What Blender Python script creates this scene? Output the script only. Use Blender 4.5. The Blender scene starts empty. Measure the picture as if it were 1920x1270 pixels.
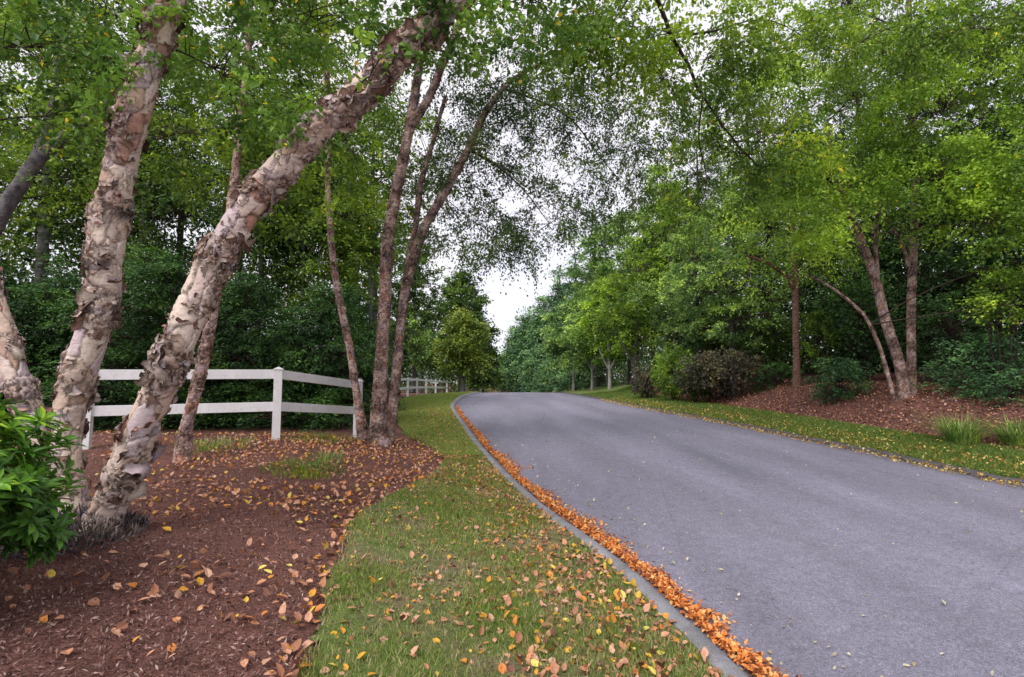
import bpy, math, random
import numpy as np
from mathutils import Vector, noise, kdtree
rng = np.random.default_rng(7)
random.seed(7)
scn = bpy.context.scene
COL = scn.collection
PITCH = math.radians(4.82)
CAMZ = 1.5
# ------------------------------------------------------------------ survey helpers
def ray(px, py):
    u = (px-960)/960; v = (635-py)/960
    return np.array([u, math.cos(PITCH)-v*math.sin(PITCH), math.sin(PITCH)+v*math.cos(PITCH)])
def W(px, py, Y):
    d = ray(px, py); s = Y/d[1]
    return np.array([d[0]*s, Y, CAMZ+d[2]*s])
def smooth_table(xs, ys, n=600):
    xs = np.array(xs, float); ys = np.array(ys, float)
    m = np.gradient(ys, xs)
    X = np.linspace(xs[0], xs[-1], n); i = np.clip(np.searchsorted(xs, X)-1, 0, len(xs)-2)
    h = xs[i+1]-xs[i]; t = (X-xs[i])/h
    Y = (2*t**3-3*t**2+1)*ys[i]+(t**3-2*t**2+t)*h*m[i]+(-2*t**3+3*t**2)*ys[i+1]+(t**3-t**2)*h*m[i+1]
    return X, Y
def sstep(a, b, x):
    t = np.clip((x-a)/(b-a), 0, 1); return t*t*(3-2*t)
_rz = smooth_table([-12,0,3,4.6,6.3,9.6,13.2,20,26.8,42,55,75,110,220],
                   [-.75,-.34,-.2,-.12,-.04,.15,.33,.49,.585,.55,.3,-.5,-1.3,-1.3], 3000)
_xl = smooth_table([-12,0,2.95,4.6,6.3,9.6,13.2,20,26.8,42,60,80,110,220],
                   [3.6,2.05,1.37,1.0,.43,-.42,-1.12,-2.2,-2.66,-2.85,-2.75,-2.3,-1.0,6], 3000)
_xr = smooth_table([-12,0,4,7.3,9.6,13.2,20,26.8,42,60,80,110,220],
                   [12.4,9.5,8.3,7.3,6.75,5.98,5.0,4.55,4.35,4.5,4.9,6.2,13], 3000)
rz = lambda y: np.interp(y, *_rz)
xl = lambda y: np.interp(y, *_xl)
xr = lambda y: np.interp(y, *_xr)
def ground_h(x, y):
    x = np.asarray(x, float); y = np.asarray(y, float)
    z = rz(y)
    A = np.interp(y, [0,3,8,9.2,11,13,20,30,300], [.34,.36,.38,.36,.06,-.02,-.16,-.12,-.1])
    dl = xl(y)-x; dr = x-xr(y)
    left = .075+A*sstep(.4,3.8,dl)+.018*np.clip(dl-5,0,60)
    k = 1-sstep(22,45,y)*.45
    right = .03+.16*sstep(0,1.8,dr)+k*.72*sstep(1.9,4.3,dr)+k*.085*np.clip(dr-4,0,30)
    lf = sstep(.0,.2,dl); rf = sstep(0,.15,dr)
    return z-.06*(1-lf)*(1-rf)+left*lf+right*rf
def G(px, py):
    d = ray(px, py); Y = np.arange(1.0, 160, .02)
    P = d[None,:]*(Y/d[1])[:,None]; z = CAMZ+P[:,2]
    i = np.argmax(z < ground_h(P[:,0], Y))
    return np.array([P[i,0], Y[i], float(ground_h(P[i,0], Y[i]))])
def gpt(x, y, dz=0): return np.array([x, y, float(ground_h(x, y))+dz])
# ------------------------------------------------------------------ mesh buffer
class Buf:
    def __init__(s): s.v=[]; s.f=[]; s.m=[]; s.r=[]; s.c=[]; s.n=0; s.sm=[]
    def add(s, v, f, mat=0, rnd=0.0, col=None, smooth=False):
        v = np.asarray(v, float).reshape(-1,3); f = np.asarray(f, np.int64)
        s.v.append(v); s.f.append(f+s.n); s.m.append(np.full(len(f), mat)); s.sm.append(np.full(len(f), smooth))
        s.r.append(np.broadcast_to(np.asarray(rnd, float), (len(v),)) if np.ndim(rnd)<=1 else rnd)
        s.c.append(np.broadcast_to(np.array([.5,.5,.5]) if col is None else np.asarray(col,float), (len(v),3)))
        s.n += len(v)
    def build(s, name, mats, parent=None, origin=(0,0,0)):
        me = bpy.data.meshes.new(name)
        v = np.concatenate(s.v)-np.asarray(origin); me.vertices.add(len(v)); me.vertices.foreach_set('co', v.ravel().astype(np.float32))
        sizes = np.concatenate([np.full(len(f), f.shape[1]) for f in s.f]); flat = np.concatenate([f.ravel() for f in s.f])
        me.loops.add(len(flat)); me.loops.foreach_set('vertex_index', flat.astype(np.int32))
        me.polygons.add(len(sizes)); me.polygons.foreach_set('loop_start', (np.cumsum(sizes)-sizes).astype(np.int32))
        me.polygons.foreach_set('material_index', np.concatenate(s.m).astype(np.int32))
        me.polygons.foreach_set('use_smooth', np.concatenate(s.sm))
        a = me.attributes.new('rnd','FLOAT','POINT'); a.data.foreach_set('value', np.concatenate(s.r).astype(np.float32))
        c = np.concatenate(s.c); c4 = np.ones((len(c),4)); c4[:,:3]=c
        a = me.attributes.new('tint','FLOAT_COLOR','POINT'); a.data.foreach_set('color', c4.ravel().astype(np.float32))
        for m in (mats if isinstance(mats,(list,tuple)) else [mats]): me.materials.append(m)
        me.update(calc_edges=True)
        o = bpy.data.objects.new(name, me); COL.objects.link(o)
        if parent is not None: o.parent = parent
        else: o.location = origin
        return o
def thing(name, label, cat, loc, group=None):
    o = bpy.data.objects.new(name, None); COL.objects.link(o); o.location = loc; o.empty_display_size=.2
    o['label']=label; o['category']=cat
    if group: o['group']=group
    return o
def tag(o, label=None, cat=None, kind=None, group=None):
    if label: o['label']=label
    if cat: o['category']=cat
    if kind: o['kind']=kind
    if group: o['group']=group
    return o
def spline(pts, n):
    p = np.asarray(pts, float); d = np.r_[0, np.cumsum(np.linalg.norm(np.diff(p[:,:3],axis=0),axis=1))]
    out = []
    for k in range(p.shape[1]):
        out.append(smooth_table(d, p[:,k], n)[1])
    return np.stack(out,1), d[-1]
def frames(p):
    t = np.gradient(p, axis=0); t /= np.linalg.norm(t,axis=1)[:,None]+1e-9
    a = np.array([0,-1,0.]) if abs(t[0,1])<.9 else np.array([1.,0,0])
    N=[]; 
    n = a-t[0]*a.dot(t[0]); n/=np.linalg.norm(n)
    for i in range(len(p)):
        n = n-t[i]*n.dot(t[i]); n/=np.linalg.norm(n)+1e-9; N.append(n)
    N=np.array(N); B=np.cross(t,N); return t,N,B
def tube_faces(n, k):
    i = np.arange(n-1)[:,None]*k; j=np.arange(k)[None,:]; j2=(j+1)%k
    return np.stack([i+j, i+j2, i+k+j2, i+k+j],-1).reshape(-1,4)
def tube(buf, p, r, k=6, mat=0, rnd=.5, wob=0., col=None, smooth=True):
    p = np.asarray(p,float); r=np.broadcast_to(np.asarray(r,float),(len(p),))
    t,N,B = frames(p); th=np.linspace(0,2*math.pi,k,endpoint=False)
    R = r[:,None]*(1+wob*rng.standard_normal((len(p),k)))
    v = p[:,None,:]+R[...,None]*(N[:,None,:]*np.cos(th)[None,:,None]+B[:,None,:]*np.sin(th)[None,:,None])
    buf.add(v.reshape(-1,3), tube_faces(len(p),k), mat, rnd, col, smooth)
def unit(a): return a/(np.linalg.norm(a,axis=-1,keepdims=True)+1e-9)
def leaves(buf, P, L, asp=.55, up=.8, droop=.4, outward=None, mat=0, rnd=None, fine=False, fold=.12, tip=None, rg=rng, col=None):
    n=len(P)
    if n==0: return
    t = rg.standard_normal((n,3)); t[:,2]-=droop*1.6
    if outward is not None: t+=outward*1.2
    if tip is not None: t=tip
    t=unit(t); nn=rg.standard_normal((n,3)); nn[:,2]+=up*2.2; b=unit(np.cross(t,nn)); nn=np.cross(b,t)
    L=np.broadcast_to(np.asarray(L,float),(n,))*1.0; Lc=L[:,None]; w=Lc*asp
    if rnd is None: rnd=rg.random(n)
    if fine:
        f=Lc*fold
        vs=[P, P+t*Lc*.28+b*w*.42+nn*f, P+t*Lc*.66+b*w*.36+nn*f*.7, P+t*Lc-nn*f*.5, P+t*Lc*.66-b*w*.36+nn*f*.7, P+t*Lc*.28-b*w*.42+nn*f]
        k=6; fc=np.array([[0,3,2,1],[0,5,4,3]])
    else:
        vs=[P, P+t*Lc*.45+b*w*.5+nn*Lc*fold, P+t*Lc, P+t*Lc*.45-b*w*.5]
        k=4; fc=np.array([[0,1,2,3]])
    v=np.stack(vs,1).reshape(-1,3)
    f=(np.arange(n)[:,None,None]*k+fc[None]).reshape(-1,4)
    buf.add(v,f,mat,np.repeat(rnd,k), None if col is None else np.repeat(col,k,axis=0))
# ------------------------------------------------------------------ materials
def newmat(name):
    m=bpy.data.materials.new(name); m.use_nodes=True; nt=m.node_tree; nt.nodes.clear(); return m,nt
def nd(nt,t,**kw):
    n=nt.nodes.new(t)
    for k,v in kw.items():
        if k.startswith('i_'): n.inputs[k[2:].replace('_',' ')].default_value=v
        else: setattr(n,k,v)
    return n
def ramp(nt, fac, stops):
    r=nd(nt,'ShaderNodeValToRGB'); cr=r.color_ramp
    while len(cr.elements)<len(stops): cr.elements.new(.5)
    for e,(p,c) in zip(cr.elements,stops): e.position=p; e.color=(*c,1)
    nt.links.new(fac,r.inputs[0]); return r.outputs[0]
def mixc(nt, f, a, b, mode='MIX'):
    m=nd(nt,'ShaderNodeMix',data_type='RGBA',blend_type=mode)
    for s,v in ((0,f),(6,a),(7,b)):
        if hasattr(v,'is_linked'): nt.links.new(v,m.inputs[s])
        elif s==0: m.inputs[0].default_value=v
        else: m.inputs[s].default_value=(*v,1) if len(v)==3 else v
    return m.outputs[2]
def noise_n(nt, scale, detail=4, rough=.6, vec=None, dim='3D'):
    n=nd(nt,'ShaderNodeTexNoise'); n.inputs['Scale'].default_value=scale; n.inputs['Detail'].default_value=detail; n.inputs['Roughness'].default_value=rough
    if vec is not None: nt.links.new(vec,n.inputs['Vector'])
    return n.outputs['Fac']
def objco(nt, scale=None):
    c=nd(nt,'ShaderNodeTexCoord').outputs['Object']
    if scale:
        m=nd(nt,'ShaderNodeMapping'); m.inputs['Scale'].default_value=scale; nt.links.new(c,m.inputs[0]); return m.outputs[0]
    return c
def attr(nt,name,out='Fac'): return nd(nt,'ShaderNodeAttribute',attribute_name=name).outputs[out]
def finish(nt, col, rough=.8, bump=None, bs=.5, bd=.01, spec=.3, trans=None):
    p=nd(nt,'ShaderNodeBsdfPrincipled'); p.inputs['Roughness'].default_value=rough
    p.inputs['Specular IOR Level'].default_value=spec
    if hasattr(col,'is_linked'): nt.links.new(col,p.inputs['Base Color'])
    else: p.inputs['Base Color'].default_value=(*col,1)
    if bump is not None:
        b=nd(nt,'ShaderNodeBump'); b.inputs['Strength'].default_value=bs; b.inputs['Distance'].default_value=bd
        nt.links.new(bump,b.inputs['Height']); nt.links.new(b.outputs[0],p.inputs['Normal'])
    out=nd(nt,'ShaderNodeOutputMaterial')
    sh=p.outputs[0]
    if trans:
        t=nd(nt,'ShaderNodeBsdfTranslucent'); nt.links.new(col,t.inputs[0])
        m=nd(nt,'ShaderNodeMixShader'); m.inputs[0].default_value=trans; nt.links.new(sh,m.inputs[1]); nt.links.new(t.outputs[0],m.inputs[2]); sh=m.outputs[0]
    nt.links.new(sh,out.inputs[0])
def leafmat(name, dark, mid, light, accent=None, trans=.35, clump=.7, rough=.5, acc=.975):
    m,nt=newmat(name)
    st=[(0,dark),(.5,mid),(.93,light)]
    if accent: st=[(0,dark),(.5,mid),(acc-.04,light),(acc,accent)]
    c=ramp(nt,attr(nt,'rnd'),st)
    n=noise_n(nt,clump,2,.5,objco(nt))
    g=ramp(nt,n,[(.34,(.42,.48,.52)),(.5,(.95,.97,.95)),(.66,(1.65,1.5,1.05))])  # noise puts light and shade of leaf clumps into the colour
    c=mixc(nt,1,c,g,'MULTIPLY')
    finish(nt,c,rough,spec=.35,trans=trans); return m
def bark_mat(name, stops, scale=(6,6,14), fs=1., bump=.5, tint=False):
    m,nt=newmat(name)
    n=noise_n(nt,fs,6,.65,objco(nt,scale))
    c=ramp(nt,n,stops)
    n2=noise_n(nt,fs*4,4,.7,objco(nt,(scale[0],scale[1],scale[2]*2)))
    c=mixc(nt,1,c,ramp(nt,n2,[(.3,(.55,.5,.5)),(.55,(1,1,1)),(.8,(1.25,1.2,1.2))]),'MULTIPLY')
    finish(nt,c,.85,n2,bump,.02,.2); return m
# big peeling birch: vertex tint x fine procedural lenticel noise
m,nt=newmat('peeling_birch_bark')
n1=noise_n(nt,1,5,.7,objco(nt,(18,18,60))); n2=noise_n(nt,1,3,.6,objco(nt,(70,70,260)))
c=mixc(nt,1,attr(nt,'tint','Color'),ramp(nt,n1,[(.28,(.62,.55,.52)),(.48,(1,1,1)),(.75,(1.16,1.14,1.16))]),'MULTIPLY')
c=mixc(nt,1,c,ramp(nt,n2,[(.3,(.72,.68,.66)),(.45,(1,1,1))]),'MULTIPLY')
finish(nt,c,.75,n1,.5,.01,.25); M_PEEL=m
m,nt=newmat('flecked_birch_bark')
n1=noise_n(nt,1,4,.75,objco(nt,(24,24,42))); n2=noise_n(nt,1,5,.7,objco(nt,(7,7,16)))
c=mixc(nt,1,attr(nt,'tint','Color'),ramp(nt,n1,[(.32,(.3,.24,.22)),(.47,(.95,.9,.9)),(.6,(1.5,1.42,1.4)),(.75,(1.9,1.8,1.8))]),'MULTIPLY')
c=mixc(nt,1,c,ramp(nt,n2,[(.35,(.62,.56,.56)),(.6,(1.15,1.1,1.1))]),'MULTIPLY')
finish(nt,c,.85,n1,.9,.03,.2); M_PEEL2=m
M_PINKB=bark_mat('pink_birch_bark',[(.3,(.05,.03,.026)),(.44,(.2,.125,.105)),(.56,(.36,.26,.22)),(.72,(.5,.42,.37))],(9,9,26))
M_PINKB2=bark_mat('reddish_birch_bark',[(.3,(.045,.022,.018)),(.45,(.16,.085,.065)),(.6,(.28,.17,.13)),(.75,(.4,.3,.25))],(10,10,26))
M_GREYB=bark_mat('grey_bark',[(.3,(.05,.048,.05)),(.5,(.15,.14,.15)),(.7,(.26,.25,.26))],(7,7,9))
M_PALEB=bark_mat('pale_grey_bark',[(.3,(.16,.16,.15)),(.5,(.34,.34,.31)),(.7,(.5,.5,.46))],(7,7,9))
M_TWIG=bark_mat('twig_bark',[(.3,(.03,.022,.02)),(.7,(.09,.065,.055))],(7,7,9))
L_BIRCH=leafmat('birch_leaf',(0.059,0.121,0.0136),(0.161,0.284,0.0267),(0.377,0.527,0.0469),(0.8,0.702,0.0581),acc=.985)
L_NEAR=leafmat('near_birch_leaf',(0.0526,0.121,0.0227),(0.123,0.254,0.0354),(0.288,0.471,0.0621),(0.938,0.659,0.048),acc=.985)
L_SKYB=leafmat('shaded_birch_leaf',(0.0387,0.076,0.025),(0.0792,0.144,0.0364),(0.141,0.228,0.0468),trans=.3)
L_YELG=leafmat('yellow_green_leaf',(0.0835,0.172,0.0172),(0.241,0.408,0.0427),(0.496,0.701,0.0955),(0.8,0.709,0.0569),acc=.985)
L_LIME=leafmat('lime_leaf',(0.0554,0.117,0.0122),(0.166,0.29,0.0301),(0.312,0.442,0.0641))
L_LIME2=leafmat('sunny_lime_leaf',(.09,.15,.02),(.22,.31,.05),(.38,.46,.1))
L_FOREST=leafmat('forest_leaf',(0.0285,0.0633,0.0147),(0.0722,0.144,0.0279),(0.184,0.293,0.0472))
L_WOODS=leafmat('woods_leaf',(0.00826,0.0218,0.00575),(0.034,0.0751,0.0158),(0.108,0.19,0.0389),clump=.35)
L_GREYG=leafmat('grey_green_leaf',(0.0859,0.164,0.0523),(0.215,0.363,0.103),(0.441,0.645,0.164))  # lightened: mid-distance haze is put into the leaf tones
L_PINE=leafmat('pine_needle',(0.0395,0.102,0.047),(0.117,0.242,0.103),(0.282,0.481,0.193),trans=.15)  # needle tones raised to stand in for distance haze
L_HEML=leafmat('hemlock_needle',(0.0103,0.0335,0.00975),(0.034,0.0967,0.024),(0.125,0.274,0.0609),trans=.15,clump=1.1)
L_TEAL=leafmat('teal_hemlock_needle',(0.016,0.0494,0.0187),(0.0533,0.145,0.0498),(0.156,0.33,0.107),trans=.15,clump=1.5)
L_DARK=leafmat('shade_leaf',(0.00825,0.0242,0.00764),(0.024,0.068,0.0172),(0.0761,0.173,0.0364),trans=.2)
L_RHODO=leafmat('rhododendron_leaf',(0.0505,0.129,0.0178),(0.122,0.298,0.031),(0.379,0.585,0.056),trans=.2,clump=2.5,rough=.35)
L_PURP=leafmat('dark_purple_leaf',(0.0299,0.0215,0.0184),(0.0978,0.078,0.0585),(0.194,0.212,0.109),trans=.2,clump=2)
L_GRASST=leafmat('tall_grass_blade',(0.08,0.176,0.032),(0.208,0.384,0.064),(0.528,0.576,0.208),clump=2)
def litter(name, stops, trans=.15):
    m,nt=newmat(name); c=ramp(nt,attr(nt,'rnd'),stops)
    c=mixc(nt,1,c,ramp(nt,noise_n(nt,60,3,.6,objco(nt)),[(.3,(.75,.68,.65)),(.6,(1.1,1.1,1.1))]),'MULTIPLY')
    finish(nt,c,.6,spec=.3,trans=trans); return m
M_LITTER=litter('fallen_leaf',[(0,(.13,.06,.045)),(.2,(.33,.15,.09)),(.42,(.6,.29,.17)),(.66,(.68,.42,.3)),(.78,(.68,.24,.06)),(.92,(.72,.42,.04)),(.98,(.75,.64,.15))])
M_GUTTER=litter('gutter_leaf',[(0,(.16,.05,.025)),(.15,(.4,.12,.04)),(.45,(.76,.25,.055)),(.75,(.88,.38,.11)),(.95,(.85,.55,.22))])
M_LITY=litter('yellow_fallen_leaf',[(0,(.2,.1,.04)),(.3,(.5,.26,.08)),(.6,(.62,.45,.08)),(.9,(.7,.62,.22))])
M_LITP=litter('pale_fallen_leaf',[(0,(.3,.25,.16)),(.5,(.55,.5,.3)),(.9,(.7,.65,.5))])
M_BLADE=litter('grass_blade',[(0,(.12,.18,.035)),(.35,(.23,.35,.065)),(.7,(.36,.45,.11)),(.86,(.5,.44,.21)),(1,(.6,.5,.32))],.25)
M_BLADE2=litter('verge_blade',[(0,(.07,.13,.025)),(.5,(.17,.28,.055)),(.8,(.32,.4,.1)),(1,(.48,.44,.2))],.25)
M_CHIP=litter('bark_chip',[(0,(.03,.016,.014)),(.3,(.12,.058,.048)),(.6,(.24,.13,.11)),(.88,(.33,.22,.19)),(1,(.46,.36,.32))],.02)
# ground covers
m,nt=newmat('mulch'); 
n1=noise_n(nt,90,5,.75,objco(nt)); n2=noise_n(nt,.9,4,.6,objco(nt)); n3=noise_n(nt,28,4,.7,objco(nt,(1,2.4,1)))
c=ramp(nt,n1,[(.3,(.045,.024,.02)),(.46,(.145,.076,.064)),(.6,(.26,.15,.127)),(.76,(.5,.37,.36))])
c=mixc(nt,1,c,ramp(nt,n2,[(.3,(.72,.66,.66)),(.7,(1.3,1.2,1.2))]),'MULTIPLY')
c=mixc(nt,1,c,ramp(nt,n3,[(.35,(.6,.55,.55)),(.55,(1.05,1,1)),(.75,(1.3,1.2,1.2))]),'MULTIPLY')
finish(nt,c,.95,n1,.9,.02,.1); M_MULCH=m
m,nt=newmat('turf')
n1=noise_n(nt,70,5,.75,objco(nt)); n2=noise_n(nt,1.6,5,.65,objco(nt)); n3=noise_n(nt,12,4,.7,objco(nt))
g=ramp(nt,n1,[(.3,(.05,.075,.02)),(.5,(.13,.19,.05)),(.7,(.26,.3,.1))])
b=ramp(nt,n1,[(.3,(.1,.075,.05)),(.5,(.23,.18,.12)),(.7,(.38,.3,.21))])
f=ramp(nt,n2,[(.42,(0,0,0)),(.6,(.8,.8,.8))])
yy=nd(nt,'ShaderNodeSeparateXYZ'); nt.links.new(objco(nt),yy.inputs[0])
mr=nd(nt,'ShaderNodeMapRange'); mr.inputs['From Min'].default_value=7; mr.inputs['From Max'].default_value=14; mr.inputs['To Min'].default_value=1; mr.inputs['To Max'].default_value=.25; nt.links.new(yy.outputs[1],mr.inputs[0])
mu=nd(nt,'ShaderNodeMath',operation='MULTIPLY'); nt.links.new(f,mu.inputs[0]); nt.links.new(mr.outputs[0],mu.inputs[1])
c=mixc(nt,mu.outputs[0],g,b)
c=mixc(nt,1,c,ramp(nt,n3,[(.35,(.7,.7,.7)),(.65,(1.25,1.25,1.2))]),'MULTIPLY')
finish(nt,c,.95,n1,.8,.03,.1); M_TURF=m
m,nt=newmat('asphalt')
n1=noise_n(nt,210,3,.8,objco(nt)); n2=noise_n(nt,.5,5,.6,objco(nt,(1.6,.35,1))); n3=noise_n(nt,9,5,.7,objco(nt)); n4=noise_n(nt,45,3,.8,objco(nt))
c=ramp(nt,n1,[(.32,(.075,.072,.096)),(.5,(.185,.178,.235)),(.66,(.43,.41,.5))])
c=mixc(nt,1,c,ramp(nt,n2,[(.32,(.82,.82,.83)),(.5,(1,1,1)),(.68,(1.17,1.16,1.18))]),'MULTIPLY')
c=mixc(nt,1,c,ramp(nt,n3,[(.3,(.84,.84,.85)),(.7,(1.12,1.12,1.12))]),'MULTIPLY')
c=mixc(nt,1,c,ramp(nt,n4,[(.32,(.68,.68,.69)),(.5,(1,1,1)),(.68,(1.35,1.34,1.33))]),'MULTIPLY')
v=nd(nt,'ShaderNodeTexVoronoi',feature='DISTANCE_TO_EDGE'); v.inputs['Scale'].default_value=.33
vm=nd(nt,'ShaderNodeVectorMath',operation='ADD'); nn=nd(nt,'ShaderNodeTexNoise'); nn.inputs['Scale'].default_value=1.2; nn.inputs['Detail'].default_value=6
nt.links.new(objco(nt),vm.inputs[0]); nt.links.new(nn.outputs['Color'],vm.inputs[1]); nt.links.new(vm.outputs[0],v.inputs['Vector'])
cr=ramp(nt,v.outputs['Distance'],[(0,(.86,.86,.86)),(.005,(1,1,1))])
c=mixc(nt,1,c,cr,'MULTIPLY')
tr_=nd(nt,'ShaderNodeMath',operation='ADD'); ns=nd(nt,'ShaderNodeMath',operation='MULTIPLY_ADD'); nt.links.new(n2,ns.inputs[0]); ns.inputs[1].default_value=.12; ns.inputs[2].default_value=-.06
nt.links.new(attr(nt,'rnd'),tr_.inputs[0]); nt.links.new(ns.outputs[0],tr_.inputs[1])
c=mixc(nt,1,c,ramp(nt,tr_.outputs[0],[(.0,(.72,.71,.7)),(.07,(.93,.93,.93)),(.17,(1.08,1.08,1.08)),(.29,(.95,.95,.95)),(.4,(1.07,1.07,1.08)),(.5,(.9,.9,.91)),(.6,(1.06,1.06,1.07)),(.72,(.95,.95,.95)),(.83,(1.07,1.07,1.07)),(.94,(.92,.92,.92)),(1,(.7,.69,.68))]),'MULTIPLY')
finish(nt,c,.8,n1,.5,.006,.35); M_ASPH=m
m,nt=newmat('kerb_asphalt')
n1=noise_n(nt,120,3,.8,objco(nt)); n2=noise_n(nt,3,5,.7,objco(nt))
c=ramp(nt,n1,[(.3,(.13,.13,.14)),(.5,(.25,.25,.27)),(.7,(.4,.4,.43))]); c=mixc(nt,1,c,ramp(nt,n2,[(.3,(.65,.64,.62)),(.65,(1.15,1.15,1.18))]),'MULTIPLY')
finish(nt,c,.9,n1,.6,.01,.2); M_KERB=m
m,nt=newmat('shade_dark_kerb')
c=ramp(nt,noise_n(nt,40,5,.8,objco(nt)),[(.3,(.03,.028,.028)),(.5,(.085,.08,.085)),(.7,(.2,.19,.2))]); finish(nt,c,.95,spec=.1); M_KERBSH=m  # right kerb: dirt tone kept dark to stand for its shaded face
m,nt=newmat('white_vinyl')
n1=noise_n(nt,1.5,5,.65,objco(nt,(3,3,3))); c=ramp(nt,n1,[(.3,(.72,.71,.73)),(.7,(.84,.83,.85))]); 
n5=noise_n(nt,14,4,.7,objco(nt)); c=mixc(nt,1,c,ramp(nt,n5,[(.28,(.78,.79,.72)),(.45,(1,1,1))]),'MULTIPLY')
finish(nt,c,.45,spec=.4); M_VINYL=m
# ------------------------------------------------------------------ ground, road
def axis(spans):
    out=[]
    for a,b,s in spans: out+=list(np.arange(a,b,s))
    return np.array(out+[spans[-1][1]])
def sheet(name, X, Y, Z, mat, kind='structure', rnd=.5):
    ny,nx=X.shape; b=Buf(); i=np.arange(ny-1)[:,None]*nx+np.arange(nx-1)[None,:]
    f=np.stack([i,i+1,i+nx+1,i+nx],-1).reshape(-1,4)
    b.add(np.stack([X,Y,Z],-1).reshape(-1,3),f,rnd=rnd,smooth=True); o=b.build(name,mat); tag(o,kind=kind); return o
gx=axis([(-400,-60,20),(-60,-16,2),(-16,16,.22),(16,60,2),(60,400,20)]); gy=axis([(-14,0,1),(0,26,.22),(26,80,1),(80,220,6),(220,600,40)])
X,Y=np.meshgrid(gx,gy)
def bumps(X,Y,a=.012,s=2.2):
    out=np.zeros(X.size)
    xf=X.ravel(); yf=Y.ravel()
    for ax,ay,ph,w in ((1.3,.4,0,1),(-.5,1.7,2,.8),(2.9,1.9,4,.5),(3.9,-3.1,1,.4),(.2,-4.7,3,.4)): out+=w*np.sin(s*(ax*xf+ay*yf)+ph)
    return (a*out).reshape(X.shape)
sheet('ground',X,Y,ground_h(X,Y)+bumps(X,Y,.004)-.02,M_MULCH)
ty=axis([(-12,0,.5),(0,30,.2),(30,80,1),(80,220,5)]); tt=np.linspace(0,1,25)
T,Y=np.meshgrid(tt,ty); X=xl(Y)+(xr(Y)-xl(Y))*T
wob=.05*np.sin(Y*2.1)+.03*np.sin(Y*5.3+1)+.025*np.sin(Y*11); X=X+wob*(T>.99)
sheet('road',X,Y,rz(Y)+.05*(1-(2*T-1)**2),M_ASPH,rnd=T.ravel())
# kerb: rounded bituminous berm on the left
def kerb_mesh():
    ys=axis([(-10,30,.12),(30,60,.6)]); prof=[(0.0,-.03),(.0,.012),(.03,.055),(.075,.088),(.13,.097),(.18,.09),(.22,.05)]
    D=np.array([p[0] for p in prof]); Z=np.array([p[1] for p in prof])
    DX,YY=np.meshgrid(D,ys); ZZ=np.broadcast_to(Z,DX.shape)
    jit=.008*np.sin(YY*7)+.006*np.sin(YY*17+2)+rng.standard_normal(YY.shape)*.0025
    dx=np.gradient(xl(ys),ys); k=np.sqrt(1+dx**2)[:,None]
    sheet('kerb',xl(YY)-(DX+jit)*k,YY,rz(YY)+ZZ+jit*.4,M_KERB)
kerb_mesh()
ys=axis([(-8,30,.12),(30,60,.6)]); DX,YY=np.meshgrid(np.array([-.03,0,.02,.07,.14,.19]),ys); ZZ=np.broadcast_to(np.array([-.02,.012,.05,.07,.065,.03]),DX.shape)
sheet('kerb',xr(YY)+DX+.05*np.sin(YY*2.1)+.03*np.sin(YY*5.3+1)+.025*np.sin(YY*11)+rng.standard_normal(YY.shape)*.004,YY,rz(YY)+ZZ+rng.standard_normal(YY.shape)*.004,M_KERBSH)
# mulch edge on the left
mb=[G(*p) for p in [(560,1268),(590,1200),(615,1110),(632,1040),(650,990),(700,948),(765,915),(822,884),(836,862),(808,838),(770,822),(748,800),(745,780)]]
mby=[-8,0]+[p[1] for p in mb]+[16,20,30,50,60]; mbx=[1,-.1]+[p[0] for p in mb]+[-3.9,-5.2,-6.3,-6.3,-6.5]
_o=np.argsort(mby); mby=np.array(mby)[_o]; mbx=np.array(mbx)[_o]
xb=lambda y: np.interp(y,mby,mbx)
rmy=[-10,5,9,12.7,16,20,24,27,31,40,60]; rmd=[1.8,1.8,1.8,1.85,2.0,2.2,2.3,2.6,3.6,6.5,6.5]
xm=lambda y: xr(y)+np.interp(y,rmy,rmd)
ty=axis([(-8,24,.1),(24,60,.6)]); T,Y=np.meshgrid(np.linspace(0,1,30),ty)
X0=xl(Y)-.17; edge=xb(Y)+.05*np.sin(Y*3.1)+.04*np.sin(Y*7.7+1)+.02*np.sin(Y*19); X=X0+(edge-X0)*T
sheet('lawn',X,Y,ground_h(X,Y)+bumps(X,Y,.004)+.012-.03*(T>.99),M_TURF).name='lawn'
X0=xr(Y)+.16+.05*np.sin(Y*2.1)+.03*np.sin(Y*5.3+1)+.025*np.sin(Y*11); edge=xm(Y)+.06*np.sin(Y*2.3)+.04*np.sin(Y*6.1+1); X=X0+(edge-X0)*T
sheet('verge',X,Y,ground_h(X,Y)+.012-.03*(T>.99)-.02*(T<.01),M_TURF)
# far lawn and side path on the left, beyond the fence end
T,Y=np.meshgrid(np.linspace(0,1,10),np.linspace(52.5,57,8)); X=-18+(xl(Y)+18-.1)*T
sheet('side_road',X,Y,ground_h(X,Y)+.07,M_KERB)
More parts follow.
